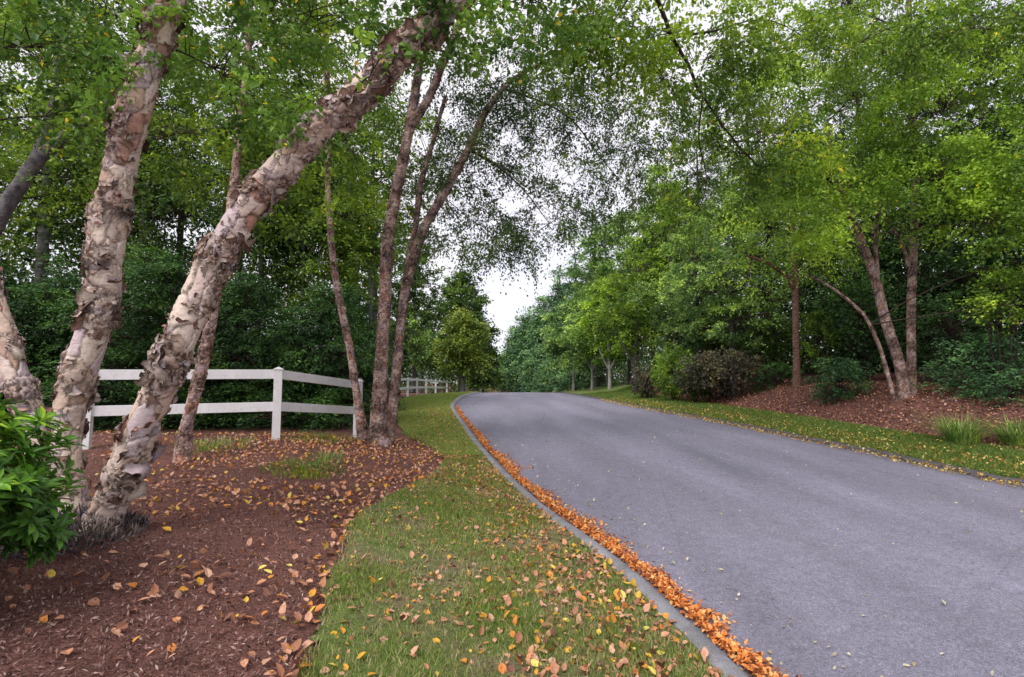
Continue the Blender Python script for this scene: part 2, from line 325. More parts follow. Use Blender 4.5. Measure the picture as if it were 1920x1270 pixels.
# ------------------------------------------------------------------ scattered ground stuff
def scatter_pts(n, y0, y1, fx0, fx1, ypow=1.0):
    y=y0+(y1-y0)*rng.random(n)**ypow; a=fx0(y); b=fx1(y); x=a+(b-a)*rng.random(n); return x,y
def nz(x,y,s,o=0): return np.array([noise.noise(Vector((a*s+o,b*s-o,.3+o))) for a,b in zip(x,y)])
def blades(b, x, y, h, w, rnd, dz=0):
    n=len(x); z=ground_h(x,y)+dz; P=np.stack([x,y,z],1); a=rng.random(n)*6.283; d=np.stack([np.cos(a),np.sin(a),0*a],1)
    a2=rng.random(n)*6.283; ln=np.stack([np.cos(a2),np.sin(a2),0*a],1)*(h*rng.uniform(.1,.75,n))[:,None]
    tip=P+ln; tip[:,2]+=h
    mid=P+ln*.35; mid[:,2]+=h*.6
    w=np.broadcast_to(w,(n,))[:,None]
    v=np.stack([P-d*w,P+d*w,mid+d*w*.7,tip,mid-d*w*.7],1).reshape(-1,3); k=np.arange(n)[:,None]*5
    b.add(v,k+np.array([[0,1,2,3,4]]),0,np.repeat(rnd,5))
b=Buf()
x,y=scatter_pts(150000,2.0,12.5,xb,lambda y:xl(y)-.2,1.5)
dn=nz(x[::1],y[::1],1.6,3); keep=rng.random(len(x))<np.clip(.62+1.6*dn,.12,1); x,y,dn=x[keep],y[keep],dn[keep]
dry=np.clip(.66+rng.standard_normal(len(x))*.25-dn*.7-(y>8)*.15,0,1)
blades(b,x,y,rng.uniform(.02,.06,len(x)),.0016+.0004*y,np.where(dry>.75,rng.uniform(.8,1,len(x)),rng.uniform(0,.75,len(x))))
x,y=scatter_pts(70000,9,45,xb,lambda y:xl(y)-.2,1.4); blades(b,x,y,rng.uniform(.03,.08,len(x)),.006+.0004*y,rng.uniform(.25,.85,len(x)))
tag(b.build('lawn_grass',M_BLADE),'short patchy green and straw coloured grass between kerb and mulch bed','grass','stuff')
b=Buf(); x,y=scatter_pts(110000,6,34,lambda y:xr(y)+.12,xm,1.6); blades(b,x,y,rng.uniform(.03,.09,len(x)),.003+.0005*y,rng.uniform(0,.78,len(x)))
tag(b.build('verge_grass',M_BLADE2),'bright green mown grass strip along the right edge of the road','grass','stuff')
def litter_obj(name,label,x,y,L,mat,lift=.012,rnd=None,up=2.0,zf=None,fine=True):
    b=Buf(); z=(ground_h(x,y) if zf is None else zf(x,y))+lift*(.3+rng.random(len(x)))
    leaves(b,np.stack([x,y,z],1),L,asp=.78,up=up,droop=0,fine=fine,fold=.09,rnd=rnd)
    for v in b.v: pass
    return tag(b.build(name,mat),label,'fallen leaves','stuff')
# on mulch bed
x,y=scatter_pts(16000,2.2,11,lambda y:np.maximum(-9,-1.1*y-.5),xb,.85)
dn=nz(x,y,.8,9); pr=np.clip((y-2.2)/5,.035,1)*np.clip(.55+dn*1.5,.1,1)*(.3+.7*sstep(-4.5,-1.5,x)); pr=np.maximum(pr,.9*(np.abs(x-xb(y))<.12)*(y<6)); k=rng.random(len(x))<pr; x,y=x[k],y[k]
litter_obj('mulch_leaves','dry orange and tan leaves scattered over the red mulch bed',x,y,rng.uniform(.035,.075,len(x))*np.clip(1.15-.03*y,.7,1.1),M_LITTER)
b=Buf(); x,y=scatter_pts(42000,1.8,10,lambda y:np.maximum(-9,-1.15*y-.5),lambda y:xb(y)+.06,1.5); z=ground_h(x,y)+rng.uniform(-.012,.004,len(x))
leaves(b,np.stack([x,y,z],1),rng.uniform(.008,.04,len(x)),.28,up=.9,droop=0,fold=.1,rnd=rng.random(len(x))); tag(b.build('mulch_chips',M_CHIP),'shredded red-brown bark chips covering the left bed','mulch','stuff')
b=Buf(); x,y=scatter_pts(26000,6.5,22,xm,lambda y:xm(y)+5,1.0); z=ground_h(x,y)+rng.uniform(-.015,.01,len(x))
leaves(b,np.stack([x,y,z],1),rng.uniform(.02,.08,len(x)),.3,up=.9,droop=0,fold=.1,rnd=rng.random(len(x))**1.3); tag(b.build('bank_chips',M_CHIP),'dark shredded bark chips covering the right bank','mulch','stuff')
# on lawn
x,y=scatter_pts(26000,2.0,20,xb,lambda y:xl(y)-.2,1.2); d=xl(y)-x; k=rng.random(len(x))<np.clip(1.15-d*.5+.35*nz(x,y,1.3,4),.15,1)*.95; x,y=x[k],y[k]
litter_obj('lawn_leaves','salmon and yellow birch leaves lying on the grass beside the kerb',x,y,(.02+.045*rng.random(len(x))**1.4)*np.interp(y,[2,6,12],[1.15,1,.9]),M_LITTER,.028,up=2.0)
# gutter drift
n=15000; y=1.6+19*rng.random(n)**1.35+rng.standard_normal(n)*.05; wd=(.12+.13*nz(y,y*0,1.1,2)+.09*nz(y,y*0,3.7,5))*np.interp(y,[0,5,7.5,10,14,20],[.95,1.05,1.25,.9,.55,.25])
x=xl(y)+.03+np.abs(wd)*1.55*np.clip(np.abs(rng.standard_normal(n))*.5,0,1.3)+.01
kz=lambda x,y: rz(y)+.004+.03*np.exp(-((x-xl(y)-.12)/.09)**2)*(nz(x,y,5,1)*.5+.7)
litter_obj('gutter_leaves','thick drift of orange leaves in the gutter along the left kerb',x,y,rng.uniform(.014,.048,n),M_GUTTER,.013,up=2.1,zf=kz)
x,y=scatter_pts(900,2,24,xl,xr,1.3); x2,y2=scatter_pts(260,2,12,xl,lambda y:xl(y)+.8,1.2); x=np.r_[x,x2];y=np.r_[y,y2]
rzc=lambda x,y: rz(y)+.05*(1-(2*(x-xl(y))/(xr(y)-xl(y))-1)**2)+.003
litter_obj('road_leaves','small pale leaves sprinkled over the grey asphalt',x,y,rng.uniform(.015,.045,len(x)),M_LITP,.006,up=2.5,zf=rzc)
x,y=scatter_pts(7000,6,26,lambda y:xr(y)-.3,lambda y:xr(y)+1.0,1.2); x3,y3=scatter_pts(2000,6,22,lambda y:xr(y)+.5,xm,1.2); x=np.r_[x,x3];y=np.r_[y,y3]
litter_obj('verge_leaves','yellow and orange leaves lying along the right road edge',x,y,rng.uniform(.03,.06,len(x)),M_LITY,.05,up=1.2,zf=lambda x,y:np.where(x<xr(y),rz(y),ground_h(x,y)))
x,y=scatter_pts(14000,7,22,xm,lambda y:xm(y)+4,1.0)
litter_obj('bank_leaves','brown and tan leaves and chips covering the mulch bank on the right',x,y,rng.uniform(.03,.07,len(x)),M_LITTER,.02,rnd=rng.random(len(x))**1.8*.75,up=1.6)
x,y=scatter_pts(1500,6.5,10,lambda y:-4.4+0*y,lambda y:xb(y)+.1,1.0)
litter_obj('birch_leaves','dense orange leaves around the foot of the roadside birch clump',x,y,rng.uniform(.03,.06,len(x)),M_LITTER,.02,rnd=rng.uniform(.25,.95,len(x)),up=1.4)
# ------------------------------------------------------------------ fence
def box(b,c,h,ax,mat=0):
    ax=[np.array(a,float) for a in ax]; v=[]
    for sz in (-1,1):
        for sx,sy in ((-1,-1),(1,-1),(1,1),(-1,1)): v.append(np.array(c)+ax[0]*h[0]*sx+ax[1]*h[1]*sy+ax[2]*h[2]*sz)
    b.add(v,[[0,3,2,1],[4,5,6,7],[0,1,5,4],[1,2,6,5],[2,3,7,6],[3,0,4,7]],mat)
def bevel(o,w=.004):
    m=o.modifiers.new('soft_edge','BEVEL'); m.width=w; m.segments=2; return o
pp=[(-6.35,7.72),(-3.97,8.72),(-3.3,11.05),(-3.95,13.3),(-4.6,15.5),(-5.13,17.7),(-5.6,20),(-5.9,22.4),(-6.15,24.8),(-6.3,27),
    (W(747,720,29.3)[0],29.3),(W(765,720,32.6)[0],32.6),(W(782,720,36)[0],36),(W(799,720,40)[0],40),(W(817,720,44.4)[0],44.4),(W(838,720,49.8)[0],49.8)]
fx=thing('ranch_fence','white two-rail ranch fence with square capped posts along the left verge','fence',gpt(*pp[1]))
fo=np.array(fx.location)
for i,(x,y) in enumerate(pp):
    g=gpt(x,y); q=pp[min(i+1,len(pp)-1)]; p0=pp[max(i-1,0)]
    d=unit(np.array([q[0]-x,q[1]-y,0]) if i==0 else np.array([x-p0[0],y-p0[1],0])); s=np.array([-d[1],d[0],0]); up=np.array([0,0,1.])
    b=Buf(); box(b,g+up*.52,(.065,.065,.64),(d,s,up)); po=bevel(b.build('post',M_VINYL,fx,fo))
    b=Buf(); box(b,g+up*1.168,(.078,.078,.009),(d,s,up))
    c=g+up*1.177; v=[c+d*a*.07+s*e*.07 for a,e in((-1,-1),(1,-1),(1,1),(-1,1))]+[c+up*.035]
    b.add(v,[[0,1,4],[1,2,4],[2,3,4],[3,0,4]]); b.build('post_cap',M_VINYL,po,fo)
    if i+1<len(pp):
        g2=gpt(*q); 
        for hz in (1.085,.54):
            a=g+up*hz; e=g2+up*hz; dd=unit(e-a); ss=unit(np.cross(up,dd)); uu=np.cross(dd,ss); ln=np.linalg.norm(e-a)
            b=Buf(); box(b,(a+e)/2,(ln/2-.063,.02,.078),(dd,ss,uu)); bevel(b.build('rail',M_VINYL,fx,fo))
# ------------------------------------------------------------------ peeling birch stems
PAL=np.array([[.70,.56,.50],[.66,.50,.41],[.60,.49,.51],[.72,.59,.51],[.54,.37,.29],[.40,.25,.19],[.58,.32,.24]])
PALW=np.array([.27,.2,.15,.2,.08,.05,.05])
def peeling_stem(b, path, radii, ring=.013, k=88, nfl=900, seed=1, scale=1.0, dark=1.0):
    rg=np.random.default_rng(seed)
    n=int(sum(np.linalg.norm(np.diff(np.array(path),axis=0),axis=1))/ring)
    pa=np.array(path); radii=np.array(radii)*.9/np.sqrt(1+(pa[:,0]/pa[:,1])**2); pr,Lt=spline(np.c_[pa,radii],n); p=pr[:,:3]; r=pr[:,3]
    t,N,B=frames(p); th=np.linspace(0,2*math.pi,k,endpoint=False); s=np.linspace(0,Lt,n)
    Rm=r.mean()
    cyl=lambda th,s:(np.cos(th)*Rm,np.sin(th)*Rm,s)
    def cells(m,stretch):
        kd=kdtree.KDTree(m); th_=rg.random(m)*6.283; s_=rg.random(m)*Lt
        for i in range(m):
            c=cyl(th_[i],s_[i]); kd.insert((c[0],c[1],c[2]*stretch),i)
        kd.balance(); return kd
    area=Lt*2*math.pi*Rm
    k1=cells(int(area/(.030*scale**2)),.5); k2=cells(int(area/(.0032*scale**2)),.75)
    c1=rg.choice(len(PAL),2000,p=PALW); l1=rg.random(2000); c2=rg.choice(len(PAL),9000,p=PALW); l2=rg.random(9000)
    TH,S=np.meshgrid(th,s); disp=np.zeros(TH.size); colr=np.zeros((TH.size,3)); shg=np.zeros(TH.size)
    tf=TH.ravel(); sf=S.ravel(); o=seed*11.3
    for i in range(len(tf)):
        x,y,z=cyl(tf[i],sf[i]); q=Vector((x,y,z))
        wv=noise.noise_vector(q*(7/scale)+Vector((o,0,0)))*.05*scale+noise.noise_vector(q*(26/scale))*.02*scale
        a=k1.find_n((x+wv[0],y+wv[1],(z+wv[2])*.5),2); e1=a[1][2]-a[0][2]
        f=k2.find_n((x+wv[0],y+wv[1],(z+wv[2])*.75),2); e2=f[1][2]-f[0][2]
        sh=noise.noise(q*(3.2/scale**.5)+Vector((0,o,0)))*2.0+.36
        sh=min(1,max(0,sh)); shg[i]=sh
        i1=a[0][1]%2000; i2=f[0][1]%9000
        d=.02*l1[i1]-.016*max(0,1-e1/.012)
        d+=sh*(.026*l2[i2]-.014*max(0,1-e2/.007))+.004*noise.noise(q*30)
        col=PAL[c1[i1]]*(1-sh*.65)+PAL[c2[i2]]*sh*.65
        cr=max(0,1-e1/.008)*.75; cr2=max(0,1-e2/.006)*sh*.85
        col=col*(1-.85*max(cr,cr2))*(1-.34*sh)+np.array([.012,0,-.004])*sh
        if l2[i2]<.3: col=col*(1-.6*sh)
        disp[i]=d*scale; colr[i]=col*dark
    R=r[:,None]+disp.reshape(TH.shape)-.012*scale
    rad=N[:,None,:]*np.cos(th)[None,:,None]+B[:,None,:]*np.sin(th)[None,:,None]
    v=p[:,None,:]+R[...,None]*rad
    b.add(v.reshape(-1,3),tube_faces(n,k),0,.5,colr,True)
    # curling flakes
    SH=shg.reshape(TH.shape); na,nb=6,8
    for _ in range(nfl):
        for _t in range(6):
            i=int(rg.random()*n*.995); j=int(rg.random()*k)
            if rg.random()<.12+SH[i,j]: break
        S0=v[i,j]; Nn=rad[i,j]; Tt=t[i]; Bb=np.cross(Nn,Tt)
        sz=scale*min(.15,.022*np.exp(abs(rg.standard_normal())*.75)); wdt=sz*rg.uniform(.8,2.3); ang=rg.choice([0,math.pi,math.pi/2,-math.pi/2],p=[.36,.36,.12,.16])+rg.standard_normal()*.45
        D=Bb*math.cos(ang)+Tt*math.sin(ang); C=np.cross(Nn,D)
        th0=rg.uniform(.0,.3); curl=rg.uniform(.3,2.3)*(1 if sz<.07 else .7); pos=S0-Nn*.008*scale; pts=[]; x=0.;hh=0.
        phs=rg.random(4)*6; jl=np.clip(.72+.3*np.interp(np.arange(nb),[0,2.3,4.6,7],rg.standard_normal(4))+.12*rg.standard_normal(nb),.3,1.15); cc=PAL[rg.choice(len(PAL),p=PALW)]*rg.uniform(.5,1.12)
        if rg.random()<.27: cc=np.array([.26,.155,.12])*rg.uniform(.5,1.2)
        cols=[]
        kk=Rm
        for ia in range(na):
            u=ia/(na-1); an=th0+curl*u*u
            x+=math.cos(an)*sz/na; hh+=math.sin(an)*sz/na
            for ib in range(nb):
                w=(ib/(nb-1)-.5); ww=w*wdt*(1-.35*u*u+.25*math.sin(phs[0]+5*u+w*3))
                xx=x+sz*.2*u*math.sin(phs[1]+w*7)
                cu=-(ww*ww)/(2*kk)*abs(math.sin(ang)) -(xx*xx)/(2*kk)*abs(math.cos(ang))*.6
                pts.append(pos+D*(xx*jl[ib])+C*ww+Nn*(hh*jl[ib]+cu+.012*scale)+Nn*.004*math.sin(phs[2]+w*8))
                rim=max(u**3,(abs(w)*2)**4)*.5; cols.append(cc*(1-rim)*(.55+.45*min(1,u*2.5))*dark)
        f=[[a*nb+c,a*nb+c+1,(a+1)*nb+c+1,(a+1)*nb+c] for a in range(na-1) for c in range(nb-1)]
        b.add(pts,f,0,.5,np.array(cols),True)
    return p
# ------------------------------------------------------------------ crowns
def crown(b, blobs, nodes, leaf=.07, m=40, s=.22, flat=.5, droop=.4, asp=.6, fine=False, twig=.006, gap=.0, seed=0, up=.8, lm=0, bm=1, spray=False, outk=.4, limb=.03, gs=.9):
    rg=np.random.default_rng(seed+100); nodes=[np.asarray(q) for q in nodes]
    for bl in blobs:
        c,r,n=np.asarray(bl[0]),np.asarray(bl[1]),bl[2]; mm=bl[3] if len(bl)>3 else m; ll=bl[4] if len(bl)>4 else leaf
        na=np.array(nodes); a=na[np.argmin(np.linalg.norm(na-c,axis=1)+.6*np.clip(na[:,2]-c[2],0,99))]
        ts=np.linspace(0,1,11)[:,None]; mid=(a+c)/2+np.array([0,0,.12*np.linalg.norm(c-a)])+rg.standard_normal(3)*.05*np.linalg.norm(c-a)
        lp=(1-ts)**2*a+2*ts*(1-ts)*mid+ts**2*c
        if np.linalg.norm(c-a)>.3 and limb>0: tube(b,lp,np.linspace(limb,limb*.35,11),5,bm,.5)
        local=np.array(list(lp[2:])+list((lp[2:-1]+lp[3:])/2))
        d=unit(rg.standard_normal((n,3))); q=(.3+.7*rg.random(n)**.45); P=c+d*q[:,None]*r
        if gap>0:
            nv=np.array([noise.noise(Vector(x)*gs+Vector((seed,0,0))) for x in P]); P=P[nv>gap-.5]
        if len(P)==0: continue
        for x in P:
            k=rg.choice(np.argsort(np.linalg.norm(local-x,axis=1))[:5]); a0=local[k]
            L=np.linalg.norm(x-a0)
            if twig>0 and L>.08:
                md=(a0+x)/2+np.array([0,0,.15*L])+rg.standard_normal(3)*.06*L
                e=x+np.array([0,0,-s*.5])
                tp=np.array([a0,(a0+md)/2+[0,0,.02*L],md,(md+x)/2+[0,0,.03*L],x,e]); tube(b,tp,np.linspace(twig*1.6,twig*.4,6),3,bm,.4)
        pl=10; sub=max(1,mm//pl); nS=len(P)*sub; cs=np.repeat(np.arange(len(P)),sub)
        ocl=unit(P-c); dr=rg.standard_normal((nS,3)); dr+=ocl[cs]*.7; dr[:,2]*=flat; dr=unit(dr)
        ln=s*rg.uniform(.7,1.9,nS); st0=P[cs]+rg.standard_normal((nS,3))*[s*.28,s*.28,s*.28*flat]
        dz=(droop*.55 if not spray else .35)
        sid=np.repeat(np.arange(nS),pl); tl=(np.tile(np.arange(pl),nS)+rg.random(nS*pl))/pl
        nl=nS*pl; pos=st0[sid]+dr[sid]*(ln[sid]*tl)[:,None]; pos[:,2]-=dz*ln[sid]*tl*tl
        side=unit(np.cross(dr,[0,0,1.]+rg.standard_normal((nS,3))*.3)); sg=np.where(np.arange(nl)%2==0,1,-1)
        pos+=rg.standard_normal((nl,3))*ll*.3
        # thin twiglets that carry the leaves
        tw=np.stack([st0,st0+side*.0022*max(1,ll/.08),st0+dr*(ln*.9)[:,None]-np.array([0,0,1.])*(dz*ln*.8)[:,None]],1).reshape(-1,3)
        if twig>0: b.add(tw,np.arange(nS)[:,None]*3+np.array([[0,1,2]]),bm,.4)
        cr_=rg.random(len(P)); sr_=rg.random(nS)
        tipd=dr[sid]*.9+side[sid]*sg[:,None]*.9+rg.standard_normal((nl,3))*(.45 if spray else .6); tipd[:,2]-=(.3 if spray else droop*1.1)
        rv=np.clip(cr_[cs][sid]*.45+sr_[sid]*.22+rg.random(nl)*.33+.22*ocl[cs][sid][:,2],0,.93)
        rv=np.where(rg.random(nl)<.01,.995,rv)
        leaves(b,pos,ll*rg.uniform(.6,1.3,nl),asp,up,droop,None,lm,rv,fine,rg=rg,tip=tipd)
def PB(px,py,Y,rx,ry,rY,n,*a):   # crown mass surveyed at pixel, depth Y metres
    return (W(px,py,Y),np.array([rx*Y/960,rY,ry*Y/960]),n,*a)
def make_tree(name,label,cat,base,stems,blobs,leafm,barkm,group=None,k=10,extra=None,**kw):
    e=thing(name,label,cat,base,group); nodes=[]
    for path,rad in stems:
        b=Buf(); q,_=spline(np.c_[np.array(path),rad],max(12,int(8*len(path)))); 
        j=np.cumsum(rng.standard_normal((len(q),3))*.006*np.sqrt(rad[0]),0)*[1,1,.2]; j-=np.linspace(0,1,len(q))[:,None]*j[-1]; q[:,:3]+=j
        tube(b,q[:,:3],q[:,3],k,0,.5,.06); b.build('trunk',barkm,e,base); nodes+=list(q[len(q)//3::2,:3])
    b=Buf(); crown(b,blobs,nodes,**kw); b.build('crown',[leafm,M_TWIG],e,base)
    if extra: extra(e)
    return e
# --- 1. big leaning river birch, foreground
base=G(185,1000); e=thing('river_birch','big river birch with shaggy peeling cream bark, thick stem leaning over the lawn','tree',base)
Y0=base[1]; print('birch base',base)
stA=[W(*p) for p in [(150,1040,Y0+.05),(135,930,Y0+.1),(125,800,Y0+.15),(158,680,Y0+.15),(193,560,Y0+.15),(200,450,Y0+.1),(222,330,Y0+.1),(255,200,Y0),(288,90,Y0),(320,0,Y0-.1),(360,-120,Y0-.1),(420,-320,Y0-.2)]]
rA=np.array([46,34,36,41,42,41,40,37,35,34,31,26])*Y0/960
stB=[W(*p) for p in [(170,1060,Y0),(200,960,Y0),(245,850,Y0-.03),(290,750,Y0-.05),(333,645,Y0-.05),(370,560,Y0),(402,495,Y0),(458,400,Y0),(535,308,Y0),(600,240,Y0),(680,170,Y0),(770,78,Y0-.05),(850,0,Y0-.1),(960,-110,Y0-.1),(1080,-200,Y0+.1)]]
rB=np.array([56,42,39,37,36,36,35,35,33,31,30,28,25,21,17])*Y0/960
stC=[W(*p) for p in [(130,1050,Y0+.15),(90,900,Y0+.3),(52,780,Y0+.35),(18,660,Y0+.4),(-10,560,Y0+.45),(-60,420,Y0+.5),(-130,250,Y0+.5),(-200,50,Y0+.4)]]
rC=np.array([50,36,35,34,30,27,24,20])*Y0/960
nodesA=[]
for i,(s,r,nf) in enumerate(((stA,rA,1500),(stB,rB,2000),(stC,rC,600))):
    b=Buf(); pth=peeling_stem(b,s,r,seed=i+3,nfl=nf); b.build('trunk',M_PEEL,e,base); nodesA+=list(pth[len(pth)//2::12])
b=Buf()  # shaggy roots / dead sprouts at the foot
n=3200; a=rng.random(n)*6.283; rr=rng.uniform(.1,.46,n); P=np.stack([base[0]-.08+rr*np.cos(a)*1.0,base[1]-.12+rr*np.sin(a),0*a],1); P[:,2]=ground_h(P[:,0],P[:,1])+rng.random(n)*.26*(1-rr/.5)
leaves(b,P,rng.uniform(.03,.09,n),.16,up=.3,droop=-.9,outward=unit(P-(base-[0,0,.1]))*.5,fold=.05)
b.build('basal_sprouts',leafmat('withered_sprout',(.02,.016,.02),(.09,.075,.09),(.26,.23,.26),trans=.05,clump=3),e,base)
b=Buf()
Ya=Y0
crown(b,[PB(60,90,Ya+.3,150,80,.7,26),PB(230,150,Ya-.2,120,60,.5,8),PB(420,140,Ya+.5,190,110,.7,26),PB(560,190,Ya-.1,120,60,.4,9),PB(700,140,Ya-.5,90,60,.3,5,14,.075),PB(830,40,Ya,110,70,.5,14),
  PB(620,50,Ya+.6,160,90,.6,18),PB(60,-120,Ya+.5,300,120,.9,22),PB(480,-120,Ya+.5,350,120,.9,26),PB(1000,20,Ya+.6,170,70,.7,22),PB(100,220,Ya+.9,120,60,.5,9)],
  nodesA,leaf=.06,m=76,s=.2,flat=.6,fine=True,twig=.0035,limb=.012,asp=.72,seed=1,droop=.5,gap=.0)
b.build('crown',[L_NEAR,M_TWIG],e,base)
b=Buf()   # long limb arching over the road and hanging back into view
lp,_=spline([stB[-1],W(1120,-160,Y0+1),W(1205,-50,5.6),W(1262,70,6.2),W(1318,180,6.8),W(1375,265,7.2),W(1430,330,7.4)],30)
lp=lp+np.cumsum(rng.standard_normal(lp.shape)*.018,0)*[1,.5,1]; tube(b,lp,np.linspace(.038,.012,30),7,0,.5,.08)
for (q,w_) in (([W(1262,70,6.2),W(1330,60,6.6),W(1450,40,7),W(1540,90,7.2)],.02),([W(1318,180,6.8),W(1310,260,7),W(1325,340,7.2),W(1300,420,7.2)],.015),([W(1375,265,7.2),W(1460,270,7.6),W(1540,300,7.8)],.012),([W(1205,-50,5.6),W(1150,40,6),W(1100,90,6.2),W(1060,130,6.4)],.014)):
    q2,_=spline(q,14); tube(b,q2,np.linspace(w_,.004,14),5,0,.5,.08)
b.build('limb',M_TWIG,e,base)
b=Buf()
crown(b,[PB(1180,50,6.1,130,70,.6,22),PB(1330,110,6.6,120,90,.6,26),PB(1470,80,7,150,90,.7,34),PB(1350,290,7.2,110,110,.6,26),PB(1310,400,7.2,60,70,.4,9),PB(1080,120,6.3,90,80,.5,13),PB(1470,300,7.6,120,80,.5,18),PB(1650,60,7.2,160,90,.7,34),PB(1840,50,7.2,130,80,.7,26),PB(1200,-90,5.8,300,70,.8,22),PB(1240,150,6.4,90,70,.6,18),PB(1100,30,6.0,120,60,.6,18)],
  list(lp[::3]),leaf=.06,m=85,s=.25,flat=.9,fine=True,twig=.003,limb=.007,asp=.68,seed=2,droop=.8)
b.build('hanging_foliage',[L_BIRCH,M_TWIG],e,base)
# --- 2. slim birch behind the leaning stem
b2=G(342,862); Y=b2[1]
st=[W(*p) for p in [(338,885,Y),(350,800,Y),(378,690,Y),(398,590,Y),(420,470,Y),(438,350,Y+.1),(450,230,Y+.1),(466,90,Y+.2),(470,-30,Y+.2),(480,-200,Y+.3)]]
rA=np.array([22,15,14.5,12.5,11.5,10,9,8,7,6])*Y/960
e2=thing('slim_birch','slim grey-footed birch standing just behind the leaning river birch stem','tree',b2)
b=Buf(); pth=peeling_stem(b,st,rA,ring=.022,k=40,nfl=700,seed=9,scale=.5,dark=.9); b.build('trunk',M_PEEL2,e2,b2)
b=Buf(); crown(b,[PB(440,60,Y+.3,200,130,1,46),PB(300,260,Y+.6,190,110,1,36),PB(540,330,Y+.7,110,110,.8,26),PB(600,90,Y+1,170,120,1,36),PB(200,40,Y+1,220,120,1,40),PB(420,-150,Y+.5,400,130,1.2,46)],list(pth[len(pth)//3::10]),leaf=.068,m=120,s=.32,flat=.6,twig=.004,limb=.014,asp=.72,seed=3,gap=.1)
b.build('crown',[L_BIRCH,M_TWIG],e2,b2)
# --- 3. roadside birch clump, three trunks
b3=G(705,832); Y=b3[1]; e3=thing('birch_clump','clump of pinkish flaky birch trunks rising from leafy mulch beside the lawn','tree',b3); print('clump',b3)
S1=[W(*p) for p in [(712,850,Y-.1),(710,800,Y),(714,700,Y),(722,560,Y),(726,460,Y),(745,350,Y),(768,240,Y),(785,130,Y+.1),(800,20,Y+.1),(815,-100,Y+.2),(840,-260,Y+.2)]]
R1=np.array([27,20,15,13,13,12,10.5,9,7,6,5])*Y/960
S2=[W(*p) for p in [(722,840,Y+.1),(738,740,Y+.15),(748,640,Y+.2),(765,520,Y+.2),(795,430,Y+.2),(840,350,Y+.2),(878,280,Y+.2),(905,220,Y+.3),(950,160,Y+.4),(1040,110,Y+.6),(1120,90,Y+.8)]]
R2=np.array([18,12,10,10,10,9.5,8,7.5,5,4,3])*Y/960
S3=[W(*p) for p in [(684,835,Y+.2),(672,760,Y+.2),(655,650,Y+.2),(632,540,Y+.2),(620,440,Y+.3),(614,320,Y+.3),(618,210,Y+.4),(610,100,Y+.4),(612,-40,Y+.4)]]
R3=np.array([16,9.5,8.5,7.5,7,6.5,6,6,5])*Y/960
S4=[W(*p) for p in [(764,500,Y+.25),(780,420,Y+.35),(788,350,Y+.4),(812,265,Y+.5),(835,180,Y+.5)]]; R4=np.array([8,7,6.5,5.5,4])*Y/960
S5=[W(*p) for p in [(768,240,Y),(800,190,Y-.1),(830,120,Y-.1),(862,40,Y-.1),(885,-40,Y-.1)]]; R5=np.array([10,9,8,7,6])*Y/960
nodes3=[]
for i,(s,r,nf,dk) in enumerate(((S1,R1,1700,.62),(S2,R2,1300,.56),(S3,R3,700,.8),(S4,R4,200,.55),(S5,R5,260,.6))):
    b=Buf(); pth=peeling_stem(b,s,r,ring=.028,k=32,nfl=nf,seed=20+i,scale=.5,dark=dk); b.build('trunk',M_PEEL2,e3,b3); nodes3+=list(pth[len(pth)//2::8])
# visible side branches
b=Buf()
for q,w_ in (([W(940,165,Y+.4),W(985,180,Y+.5),W(1060,215,Y+.8),W(1130,300,Y+1.1),W(1170,350,Y+1.3)],.028),([W(880,280,Y+.2),W(930,310,Y+.2),W(985,360,Y+.3),W(1030,420,Y+.4)],.026),([W(1060,215,Y+.8),W(1150,190,Y+1),W(1230,200,Y+1.2)],.012),([W(800,20,Y+.1),W(900,-10,Y),W(1000,20,Y),W(1080,60,Y)],.02)):
    q2,_=spline(q,16); tube(b,q2,np.linspace(w_,.006,16),6,0,.5,.08); nodes3+=list(q2[3::3])
b.build('limb',M_TWIG,e3,b3)
b=Buf(); crown(b,[PB(1000,250,Y+.6,170,110,.9,58),PB(1140,290,Y+1,130,120,.9,50),PB(980,410,Y+.4,95,80,.7,24),PB(1110,400,Y+1,80,60,.6,14),PB(890,420,Y+.4,60,90,.5,13),PB(960,480,Y+.4,70,45,.4,9),PB(900,130,Y+.3,130,110,.9,42),PB(1080,100,Y+.7,170,90,.9,52),PB(880,330,Y+.3,100,80,.8,22),PB(1010,370,Y+.4,150,90,.8,26),PB(1210,190,Y+1.2,90,110,.9,40),PB(850,400,Y+.7,80,90,.7,24),PB(930,440,Y+.8,80,60,.6,18),PB(900,250,Y+.8,120,100,.8,34),PB(1040,190,Y+.8,140,90,.9,40),PB(1200,330,Y+1.4,70,90,.7,22)],
    nodes3,leaf=.058,m=120,s=.27,flat=.8,twig=.0032,limb=.010,asp=.55,seed=5,droop=.8,gap=.12)
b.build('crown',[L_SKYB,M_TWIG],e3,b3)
b=Buf(); crown(b,[PB(700,60,Y+.4,170,110,1,46),PB(650,260,Y+1.2,110,130,.8,36),PB(830,60,Y-.2,110,80,.7,24),PB(800,300,Y+1.1,80,140,.6,26),PB(650,420,Y+1.5,110,80,.7,20)],nodes3,leaf=.068,m=110,s=.32,flat=.6,twig=.004,limb=.012,asp=.65,seed=6,droop=.6,gap=.2)
b.build('inner_foliage',[L_BIRCH,M_TWIG],e3,b3)
